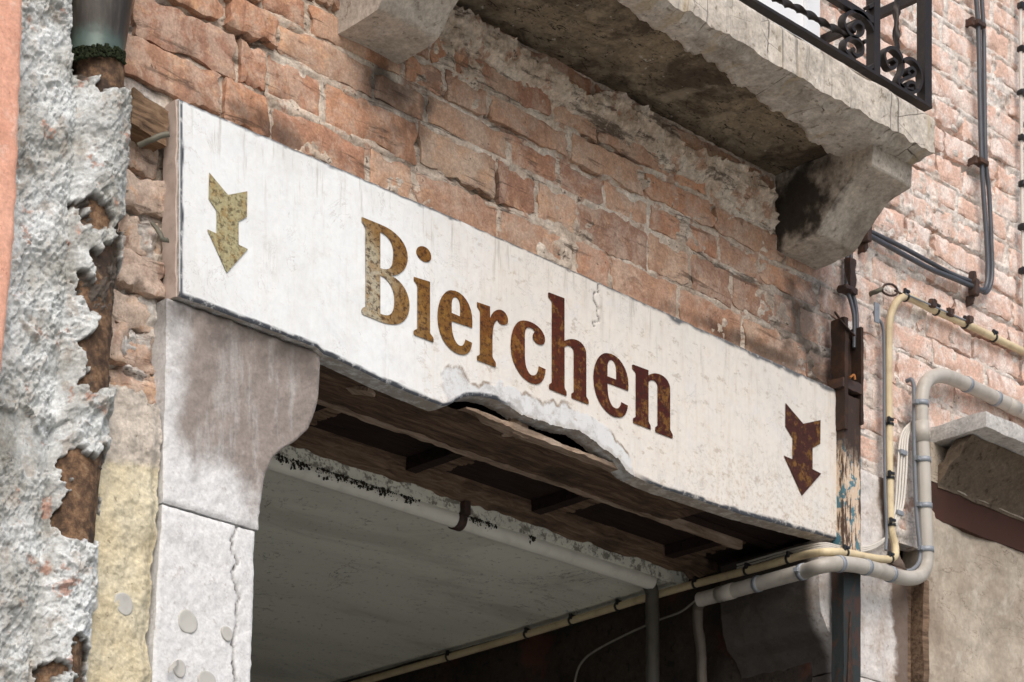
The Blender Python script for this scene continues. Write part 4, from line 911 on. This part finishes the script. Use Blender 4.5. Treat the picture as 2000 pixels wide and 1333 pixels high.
# upper open channel: two flanges and a web
DKR = simple('dark_rusted_steel', (.040, .024, .018), .75, .35, .3, .5, 40, .4, (.11, .05, .025))
MB().box(ca - .004, ca + .010, 3.612, 3.655, zu - .09, zt, res=.008, amp=.0015, f=40).build('flange', DKR, po)
MB().box(cb - .006, cb + .004, 3.612, 3.655, zu - .06, zt - .006, res=.008, amp=.0018, f=40, seed=4).build('flange', DKR, po)
MB().box(ca + .0105, cb - .0065, 3.642, 3.654, zu - .05, zt - .03, res=.01, amp=.001, f=40).build('web', DKR, po)
c0 = PY(1648, 745, 3.61); MB().box(ca - .012, cb + .003, 3.611, 3.66, c0[2] - .012, c0[2] + .012, res=.008, amp=.002, f=50, bev=.002).build('band', CLIP, po)
MB().tube([PY(1660, 738, 3.604), PY(1668, 733, 3.60), PY(1670, 742, 3.60)], .003, 8, 6).build('bolt', simple('orange_rust', (.40, .16, .05), .85, .2, 0, .5, 80, .3), po)
c0 = PY(1650, 636, 3.61); q = PY(1632, 612, 3.66); MB().tube([q, c0, PY(1668, 655, 3.61)], .006, 8, 6, flat=.5).build('wall_tie', DKR, po)
# rusted spike of bare metal low on the post
t0, t1 = PY(1661, 1200, yf - .002), PY(1661, 1340, yf - .002)
sp = np.array([[PY(1661, yy, yf - .004) + np.array([s * w, (.000 if abs(s) > .5 else -.003), 0]) for s in (-1, 0, 1)] for yy, w in ((1195, .0005), (1240, .004), (1290, .008), (1345, .013))])
mb = MB(); mb.solid(sp, (0, .006, 0), flip=True); mb.build('rust_spike', DKR, po)
bc = thing('black_cable_pair', 'pair of black cables dropping from under the balcony bracket into the rusty channel', 'cables', (4.8, 3.65, 3.9))
for dx in (0, 8): MB().tube([PY(1654 + dx, 490, 3.665), PY(1654 + dx, 540, 3.66), PY(1655 + dx, 568, 3.655), PY(1662 + dx, 590, 3.645), PY(1668 + dx * .7, 620, 3.632), PY(1668 + dx * .7, 680, 3.630)], .0052, 10, 8).build('cable', DKC, bc)
c = PY(1657, 530, 3.66); MB().box(c[0] - .012, c[0] + .016, 3.645, 3.668, c[2] - .045, c[2] + .03, res=.008, amp=.002, f=50, bev=.006).build('sleeve', CLIP, bc)
c = PY(1655, 568, 3.655); MB().box(c[0] - .028, c[0] + .026, 3.638, 3.668, c[2] - .007, c[2] + .007, res=.006, amp=.003, f=60, bev=.003).build('clip', CLIP, bc)

# ------------------------------------------------------------------ balcony
bal = thing('balcony', 'crumbling stone balcony slab on two curved brackets with a black wrought iron railing', 'balcony', (4.0, 3.5, 4.3))
X0, X1, YF = 3.16, 4.782, 3.33
ZB, ZT = 4.314, 4.414
nx, ny = 330, 76
X, Y = np.meshgrid(np.linspace(X0, X1, nx), np.linspace(YF, 3.69, ny), indexing='ij')
rimw = PZ(np.array([1190., 1270, 1330, 1420, 1490, 1560, 1600]), np.array([0., 60, 95, 150, 205, 250, 290]), ZB)
ry = np.interp(X[:, 0], rimw[:, 0], rimw[:, 1])[:, None] + .010 * fbm(X * 7, Y * 6, 0, 6, 3, .62)
Z = ZB + .022 * ss(-.012, .012, Y - ry) + .003 * fbm(X * 30, Y * 30, 0, 4, 8) * 1.0 + .010 * ss(.03, 0, np.abs(Y - ry)) * fbm(X * 40, Y * 40, 1, 3, 9)
ed = YF + .012 + .014 * fbm(X * 5, 0 * X, 0, 6, 17, .68); ch_ = ss(.018, -.004, Y - ed); Z = Z + .014 * ch_ * (.6 + .5 * fbm(X * 20, Y * 5, 0, 3, 23))
ch2 = ss(.018, -.002, X1 - X); Z = Z + .006 * ch2
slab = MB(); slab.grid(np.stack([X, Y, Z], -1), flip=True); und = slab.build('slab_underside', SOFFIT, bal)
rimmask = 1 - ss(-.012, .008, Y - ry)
# rim is the pale stone, the recess behind it the stained, shade-darkened soffit: split the faces by side
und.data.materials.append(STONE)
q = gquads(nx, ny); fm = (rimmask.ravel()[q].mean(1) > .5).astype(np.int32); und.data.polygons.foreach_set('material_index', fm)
Zf = Z[:, 0]; v = np.linspace(0, 1, 26)[None, :]
Xf = np.repeat(X[:, :1], 26, 1); Zg = Zf[:, None] * (1 - v) + ZT * v
Yg = YF - .003 * fbm(Xf * 12, Zg * 12, 0, 4, 31) * np.minimum(1, v * 6) + .006 * ss(.85, 1, v) ** 2
mb = MB(); mb.grid(np.stack([Xf, Yg, Zg], -1))
for xe, row, fl in ((X1, -1, False), (X0, 0, True)):
    yy = Y[row][None, :] + 0 * np.linspace(0, 1, 14)[:, None]; z0_ = Z[row]; G = np.stack([np.full(yy.shape, xe), yy, z0_[None, :] * (1 - np.linspace(0, 1, 14)[:, None]) + ZT * np.linspace(0, 1, 14)[:, None]], -1); mb.grid(G, flip=not fl)
mb.grid(np.array([[[X0, YF + .006, ZT], [X0, 3.69, ZT]], [[X1, YF + .006, ZT], [X1, 3.69, ZT]]]), flip=False)
mb.build('slab', STONE, bal)
def corbel(xa, xb, seed):
    prof = [(3.70, 4.155), (3.64, 4.153), (3.575, 4.158), (3.556, 4.163), (3.53, 4.190), (3.50, 4.220), (3.465, 4.246), (3.43, 4.259), (3.395, 4.264), (3.391, 4.268)]
    pr = spline(np.array([(0, a, b) for a, b in prof]), 6)[:, 1:]
    mb = MB(); n = len(pr)
    us = np.linspace(0, 1, 16); zt_ = 4.335
    G = np.stack(np.broadcast_arrays((xa + (xb - xa) * us)[None, :], pr[:, 0][:, None], pr[:, 1][:, None]), -1); G = G + .002 * vecn(G, 22, seed); mb.grid(G, flip=False)
    for xe, fl in ((xa, True), (xb, False)):
        w = np.linspace(0, 1, 14)[None, :]
        G = np.stack(np.broadcast_arrays(np.full((n, 14), xe), np.repeat(pr[:, 0][:, None], 14, 1), pr[:, 1][:, None] * (1 - w) + zt_ * w), -1); G = G + .002 * vecn(G, 22, seed); mb.grid(G, flip=fl)
    w = np.linspace(0, 1, 10)
    G = np.stack(np.broadcast_arrays((xa + (xb - xa) * us)[None, :], np.full((10, 16), 3.391), (4.268 + (zt_ - 4.268) * w)[:, None]), -1); G = G + .002 * vecn(G, 22, seed); mb.grid(G)
    return mb.build('bracket', CORB, bal)
corbel(3.208, 3.373, 3); corbel(4.62, 4.775, 5)
# railing
rail = bpy.data.objects.new('railing', None); COL.objects.link(rail); rail.parent = bal; rail.location = (0, 0, 0)
YRL = 3.352
S = .18
def rp(x, y, Y=YRL): return PY(1480 + x * S, y * S, Y)
rl0, rl1 = rp(0, 80), rp(1850, 1178); zr = (rl0[2] + rl1[2]) / 2
MB().box(3.2, rl1[0], YRL - .012, YRL + .012, zr - .003, zr + .004, res=.02, amp=.0006, f=40).build('bottom_rail', IRON, rail)
MB().box(rl1[0] - .03, rl1[0] - .002, YRL - .012, YRL + .012, zr + .0045, 5.3).build('post', IRON, rail)
pq = rp(1265, 600); MB().box(pq[0] - .013, pq[0] + .010, YRL - .010, YRL + .014, zr + .0045, 5.3).build('post', IRON, rail)
for xk in (3.75, 3.3): MB().box(xk - .012, xk + .012, YRL - .012, YRL + .012, zr + .0045, 5.3).build('post', IRON, rail)
m0, m1 = rp(760, -10), rp(1270, 215); zm = (m0[2] + m1[2]) / 2
MB().box(3.2, pq[0] - .0135, YRL - .009, YRL + .009, zm - .008, zm + .008).build('mid_rail', IRON, rail)
s0, s1 = PX(1796, 0, rl1[0] - .016), PX(1715, 22, rl1[0] - .016); zs_ = (s0[2] + s1[2]) / 2
MB().box(rl1[0] - .024, rl1[0] - .010, YRL + .013, 3.68, zs_ - .010, zs_ + .010).build('side_rail', IRON, rail)
MB().box(rl1[0] - .024, rl1[0] - .010, YRL + .013, 3.68, zr - .003, zr + .004).build('side_rail', IRON, rail)
MB().tube([rp(-260, -300), rp(0, -140), rp(200, -10), rp(300, 40), rp(440, 100), rp(620, 200), rp(740, 270), rp(900, 350), rp(1050, 410)], .0092, 4, 14, twist=72, flat=.62).build('twisted_bar', IRON, rail)
MB().tube([rp(1510, -420), rp(1510, -20), rp(1505, 240), rp(1510, 480), rp(1535, 640)], .0098, 4, 26, twist=60, flat=.62).build('twisted_bar', IRON, rail)
th, dp = .0075, .018
sc = [
 [(1035, 355), (1000, 320), (1020, 270), (1070, 255), (1115, 300), (1110, 370), (1060, 410), (990, 400), (935, 330), (910, 240), (945, 165), (1030, 140), (1120, 180), (1210, 300), (1270, 460), (1280, 600), (1240, 710), (1160, 760), (1060, 705), (980, 620), (925, 550), (925, 470), (985, 425), (1070, 450), (1115, 520), (1105, 595), (1050, 620), (1005, 580), (1020, 540)],
 [(1440, 650), (1480, 690), (1450, 750), (1395, 740), (1365, 680), (1350, 600), (1385, 540), (1450, 540), (1510, 600), (1550, 690), (1545, 780), (1500, 880), (1510, 930), (1560, 960)],
 [(1630, 830), (1600, 790), (1640, 750), (1680, 790), (1670, 830), (1610, 850), (1550, 880), (1520, 930), (1560, 970), (1610, 1000), (1680, 1010), (1730, 970), (1755, 880), (1740, 780), (1690, 690), (1620, 650), (1570, 660), (1545, 700)],
 [(1660, 980), (1620, 985), (1590, 960), (1600, 920), (1640, 905), (1680, 930), (1690, 990)],
]
for pth in sc:
    MB().ribbon([rp(a, b) for a, b in pth], th, dp, 6).build('scroll', IRON, rail)
MB().ribbon([rp(1180, 90), rp(1230, 60), rp(1265, -20), rp(1270, -120), rp(1200, -220)], th, dp, 6).build('scroll', IRON, rail)
c = rp(1125, 470, YRL - .002); MB().tube([c + (0, -.012, 0), c + (0, .012, 0)], .005, 10, 4).build('rivet', IRON, rail)

# white shutter behind the railing
dx1 = PY(1594, 60, 3.655)[0]
dr = thing('balcony_shutter', 'white painted balcony door leaf behind the iron railing', 'door', (4.3, 3.66, 4.42))
bbox_solid('leaf', DOORW, dr, 3.7, dx1, 3.655, 3.69, 4.418, 6.2)
bbox_solid('frame', DOORW, dr, dx1 - .05, dx1 + .0, 3.643, 3.654, 4.43, 6.2)

# ------------------------------------------------------------------ window surround at the far side
wn = thing('window_surround', 'stone hooded window head over cracked beige rendered infill', 'window surround', (5.6, 3.68, 3.4))
hx = 5.262
hz0, hz1 = 3.846, 3.888
mb = MB(); mb.box(hx, 7.0, 3.505, 3.70, hz0, hz1, res=.012, amp=.0022, f=20, seed=3, bev=.004); mb.build('hood', LEDGE, wn)
mb = MB()
prof = [(3.56, 3.845), (3.585, 3.825), (3.60, 3.80), (3.632, 3.785), (3.65, 3.755), (3.668, 3.745), (3.668, 3.735)]
xs_ = np.linspace(hx + .02, 7.0, 120)
G = np.array([[(x_, y_, z_) for y_, z_ in prof] for x_ in xs_]); G = G + .0025 * vecn(G, 18, 4); mb.solid(G, (0, .05, 0), flip=True)
mb.build('moulding', BEIGED, wn)
bbox_solid('frieze', BEIGE, wn, hx - .01, 7.0, 3.669, 3.74, 3.743, 3.844, res=.02, amp=.002, f=12)
lz = PY(1822, 1017, 3.69)[2]
bbox_solid('lintel_band', REDB, wn, 5.24, 7.0, 3.672, 3.74, lz, 3.742, res=.02, amp=.003, f=12, seed=7)
X, Z = np.meshgrid(np.linspace(5.222, 7.0, 260), np.linspace(2.5, lz + .03, 150), indexing='ij')
Yb = 3.685 - .010 * fbm(X * 3, Z * 3, 0, 4, 3) - .0035 * ridge(X * 6 + Z * 2, Z * 9, 0, 4, 5)
mb = MB(); mb.solid(np.stack([X, Yb, Z], -1), (0, .06, 0)); mb.build('render_panel', BEIGE, wn)
bbox_solid('render_base', BEIGE, wn, 5.222, 7.0, 3.69, 3.75, 0, 2.5)

# ------------------------------------------------------------------ near end: salmon wall, render, pipes
pe = PY(np.array([46., 43, 38, 30, 20, 8, -4, -30]), np.array([-60., 150, 300, 450, 580, 700, 790, 1000]), 3.575)
n = 130; zz = np.linspace(pe[0, 2], pe[-1, 2], n); xe = np.interp(-zz, -pe[:, 2], pe[:, 0]) + .002 * fbm(zz * 30, 0 * zz, 0, 4, 3)
u = np.linspace(0, 1, 90)[None, :] ** .35; Xp = 1.0 * (1 - u) + xe[:, None] * u; Zp = np.repeat(zz[:, None], 90, 1)
Yp = 3.575 + .006 * ss(.010, 0, xe[:, None] - Xp) ** 2 - .0012 * fbm(Xp * 30, Zp * 30, 0, 4, 5)
mb = MB(); mb.solid(np.stack([Xp, Yp, Zp], -1), (0, .14, 0), flip=True); mb.box(1.0, xe[-1] - .004, 3.577, 3.70, 0, zz[-1] - .0)
tag(mb.build('salmon_wall', PEACH, None), 'smooth salmon pink stucco wall end beside the crumbling grey render', 'wall')
pw = thing('rendered_wall', 'crumbling lumpy grey render with sandy yellow patching between the salmon wall and the stone jamb', 'wall', (2.5, 3.65, 0))
# silhouette of the render on the pipe side
ed_px = np.array([(262, -80), (250, 0), (128, 60), (128, 100), (165, 150), (238, 172), (240, 330), (229, 500), (219, 700), (205, 860), (190, 1010), (160, 1200), (150, 1340), (130, 1600)], float)
YA = 3.66                       # pipe axis
ax_px = np.array([(196, -60), (192, 150), (183, 330), (172, 500), (163, 700), (136, 1010), (108, 1280), (90, 1500)], float)
ax = PY(ax_px[:, 0], ax_px[:, 1], YA)
RP = .047
nzv, nxv = 720, 190
ztop, zbot = PY(60, -260, 3.63)[2], PY(60, 1400, 3.63)[2]
zz = np.linspace(ztop, zbot, nzv); xc = np.interp(-zz, -ax[:, 2], ax[:, 0])
xl_ = xc - .21; xr_ = xc + RP + .011
# near the copper downspout the render only reaches to its side
zc0, zc1 = PY(240, 165, 3.62)[2], PY(130, 90, 3.62)[2]
u = np.linspace(0, 1, nxv)[None, :]; Xg = xl_[:, None] * (1 - u) + xr_[:, None] * u; Zg = np.repeat(zz[:, None], nxv, 1)
base = 3.640
diag = Xg * .8 - Zg * .6; d2 = Xg * .6 + Zg * .8
lump = .006 * fbm(Xg * 9, Zg * 7, 0, 4, 101) + .008 * ridge(diag * 20, d2 * 9, 0, 4, 103) * .6
flk = fbm(diag * 16 + .6 * fbm(Xg * 20, Zg * 20, 0, 3, 5), d2 * 9, 0, 5, 107)
terr = .0055 * ss(-.08, -.055, flk) + .0055 * ss(.17, .195, flk) + .005 * ss(.41, .435, flk) 
pits = .008 * ss(.42, .62, fbm(Xg * 22, Zg * 17, 0, 4, 113))
fine = .0026 * fbm(Xg * 75, Zg * 75, 0, 4, 127, .62) + .0026 * ridge(diag * 60, d2 * 30, 0, 3, 131) + .0014 * vn(Xg * 230, Zg * 230, 0, 133)
fine = fine + .004 * ss(.10, .14, fbm(diag * 34, d2 * 22, 0, 5, 137, .6))
Hh = (lump + terr - pits) * .68 + fine
px, py = proj(np.stack([Xg, 0 * Xg + 3.615, Zg], -1))
wx = px + 13 * fbm(Xg * 30, Zg * 24, 0, 6, 141, .62); wy = py + 18 * fbm(Xg * 30, Zg * 24, 2, 6, 143, .62)
hole = inpoly(wx, wy, [(168, 505), (200, 500), (225, 420), (250, 400), (250, 770), (160, 765), (163, 690), (180, 640), (165, 590)]) | inpoly(wx, wy, [(128, 905), (150, 885), (215, 880), (215, 1068), (128, 1062), (122, 1000), (135, 960)]) | inpoly(wx, wy, [(163, 402), (186, 398), (203, 425), (190, 436), (168, 430)]) | inpoly(wx, wy, [(90, 1290), (112, 1285), (128, 1310), (112, 1345), (92, 1335)]) | inpoly(wx, wy, [(138, 1245), (175, 1235), (170, 1345), (135, 1345)]) | inpoly(wx, wy, [(150, 125), (262, 120), (262, 172), (235, 178), (172, 160)])
k = np.zeros_like(hole, float) + hole
for _ in range(2):
    kp = np.pad(k, 1, 'edge'); k = (kp[1:-1, 1:-1] * 2 + kp[:-2, 1:-1] + kp[2:, 1:-1] + kp[1:-1, :-2] + kp[1:-1, 2:]) / 6
smooth_zone = inpoly(wx, wy, [(0, 800), (60, 790), (130, 850), (170, 930), (110, 920), (70, 905), (0, 900)])
Hh = np.where(smooth_zone, Hh * .25 - .006, Hh)
dxp = np.clip(np.abs(Xg - xc[:, None]), 0, None); rb = RP + .011
bul = np.where(dxp < rb, np.sqrt(np.maximum(rb * rb - dxp * dxp, 0)), 0.0)
ypipe = YA - bul - .001
side = ss(-.09, -.02, Xg - xc[:, None])
Y0 = np.where(Xg > xc[:, None], ypipe, np.minimum(base, ypipe * .5 + base * .5) * (1 - side) + ypipe * side)
att = ss(.0, .02, xr_[:, None] - Xg) * .7 + .3
Yg = Y0 - Hh * att * .8 + .004 + k * .022
abovecut = ss(zc0 - .0, zc1, Zg) * ss(-.075, -.05, Xg - xc[:, None])
Yg = Yg + .10 * abovecut
mb = MB(); mb.solid(np.stack([Xg, Yg, Zg], -1), (0, .12, 0), flip=True, a=np.clip(k * 1.2, 0, 1) * .9); mb.build('render_coat', PLA, pw, attr='mask')
# sandy patch
yl = PY(np.array([150., 158, 172, 188, 182, 165, 158, 150]), np.array([735., 800, 870, 960, 1060, 1150, 1250, 1345]), 3.65)
yr = PY(np.array([318., 322, 320, 316, 305, 300, 296]), np.array([730., 800, 900, 1000, 1110, 1250, 1345]), 3.65)
nzv = 260; zz = np.linspace(PY(230, 752, 3.65)[2], yr[-1, 2] - .02, nzv); a_ = np.interp(-zz, -yl[:, 2], yl[:, 0]); b_ = np.interp(-zz, -yr[:, 2], yr[:, 0]) + .004 * fbm(zz * 30, 0 * zz, 0, 4, 8)
u = np.linspace(0, 1, 80)[None, :]; Xg = a_[:, None] * (1 - u) + b_[:, None] * u; Zg = np.repeat(zz[:, None], 80, 1); Zg[0] += .018 * fbm(Xg[0] * 30, 0 * Xg[0], 0, 4, 9); Zg[1:6] += .010 * fbm(Xg[1:6] * 30, 0, 0, 4, 9)
Yg = 3.652 - .006 * fbm(Xg * 14, Zg * 14, 0, 5, 201) - .0015 * fbm(Xg * 70, Zg * 70, 0, 3, 203) + .012 * ss(.03, 0, b_[:, None] - Xg) 
px, py = proj(np.stack([Xg, Yg, Zg], -1)); wx = px + 10 * fbm(Xg * 30, Zg * 30, 0, 4, 211); wy = py + 14 * fbm(Xg * 30, Zg * 30, 5, 4, 213)
yellow = ss(890, 925, wy); ck = (np.abs(px - 178 - 4 * fbm(Zg * 40, 0, 0, 3, 3)) < 1.8) & (py < 870); Yg = Yg + .006 * ck
mb = MB(); mb.solid(np.stack([Xg, Yg, Zg], -1), (0, .07, 0), flip=True, a=yellow); mb.build('sandy_patch', YEL, pw, attr='mask')
# rusted soil pipe and copper downspout
ax2 = np.vstack([ax[0], ax[1:], ax[-1] + (ax[-1] - ax[-2]) * 8]); ax2[0] = PY(193, 118, YA)
ax3 = np.array([p for p in ax2 if p[2] <= ax2[0][2] + 1e-6])
tag(MB().tube(ax3, RP, 32, 10, rn=.0012).build('rusted_pipe', RUST, None), 'rusted brown iron drain pipe half buried in the grey render', 'pipe')
cs = [PY(190, -120, 3.66) + (0, 0, 1.6), PY(190, -120, 3.66), PY(190, 0, 3.66), PY(188, 55, 3.66), PY(186, 95, 3.66), PY(184, 122, 3.66)]
tag(MB().tube(cs, [.066, .066, .064, .058, .0535, .0525], 36, 10).build('copper_downspout', COPPER, None), 'dark tarnished copper downspout pushed into the rusted pipe at the top', 'pipe')
mb = MB()
for kq in range(230):
    an = rng.uniform(math.pi * .95, math.pi * 1.75); c = PY(185, 122 + rng.uniform(-10, 12) + 10 * math.cos(an) * -1, 3.66); rr = .054; s = rng.uniform(.0012, .0036)
    c = c + np.array([math.cos(an) * rr, math.sin(an) * rr, 0]); mb.box(c[0] - s, c[0] + s, c[1] - s, c[1] + s, c[2] - s, c[2] + s, res=s * .9, amp=s * .6, f=250, seed=kq, bev=s * .6)
tag(mb.build('moss_collar', simple('dark_moss', (.022, .028, .014), .95, .1, 0, .6, 150, .6), None), 'dark moss collar round the foot of the copper downspout', 'moss')
# wood block and iron hooks beside the sign
c = PY(282, 232, 3.665)
o = MB().box(-.042, .05, -.012, .05, -.034, .034, res=.006, amp=.003, f=40, seed=4).build('wood_block', LATHX, None); o.location = c; o.rotation_euler = (0, .10, .12)
tag(o, 'splintered wooden block wedged in the brick gap above the sign end', 'wood block')
for a, b, lab in ((314, 268, 'bent iron holdfast nail beside the upper end of the sign board'), (314, 462, 'bent iron holdfast nail beside the middle of the sign board end')):
    c = PY(a, b, 3.63); tag(MB().tube([c + (-.030, .03, -.016), c + (-.012, .006, -.006), c + (.004, -.004, .004), c + (.014, -.006, .008)] if b < 300 else [c + (-.004, .02, .03), c + (-.002, .0, .005), c + (.002, -.004, -.006), c + (.014, -.004, -.004)], .0055, 8, 6, flat=.6, rn=.0012).build('iron_nail', BRASS, None), lab, 'nail', 'iron nails holding the sign')

# grey adhesive discs
def disc(px, py, r, y, label, peel=False):
    c = PY(px, py, y); n = 28; a = np.linspace(0, 2 * math.pi, n + 1)
    rr = np.array([0, .4, .7, .88, .97, 1.0, 1.0]) * r; dy = np.array([-.0015, -.0015, -.0017, -.0022, -.0018, -.0005, .006])
    wob = 1 + .05 * np.sin(a * 2 + px) + .03 * np.sin(a * 3 + py)
    G = np.stack([c[0] + rr[:, None] * (np.cos(a) * wob)[None, :], c[1] + dy[:, None] + 0 * a[None, :], c[2] + rr[:, None] * (np.sin(a) * wob)[None, :] * 1.06], -1)
    mb = MB(); mb.grid(G, flip=True)
    if peel:
        t = np.linspace(0, 1, 12)
        G = np.stack([np.stack([c[0] - r * .4 - .028 * t, c[1] - .006 - .012 * np.sin(t * 2.6), c[2] + r * .8 - .004 * k - .02 * t * t], -1) for k in (0, 1.2, 2.4)], 1); mb.solid(G, (0, .002, 0))
    tag(mb.build('adhesive_disc', DISC, None), label, 'disc', 'grey discs stuck on the wall')
disc(241, 1180, .0205, 3.6505, 'round grey disc stuck on the yellow render')
disc(172, 1172, .021, 3.617, 'faint grey disc at the edge where yellow render meets the pipe')
disc(366, 1215, .0225, 3.6575, 'large oval grey disc highest on the white stone jamb')
disc(443, 1238, .0135, 3.6575, 'small brownish disc near the crack of the stone jamb')
disc(350, 1306, .0155, 3.6575, 'small grey disc with a torn peeling flap on the stone jamb', True)
disc(404, 1332, .021, 3.6575, 'grey disc lowest on the stone jamb cut by the picture edge')
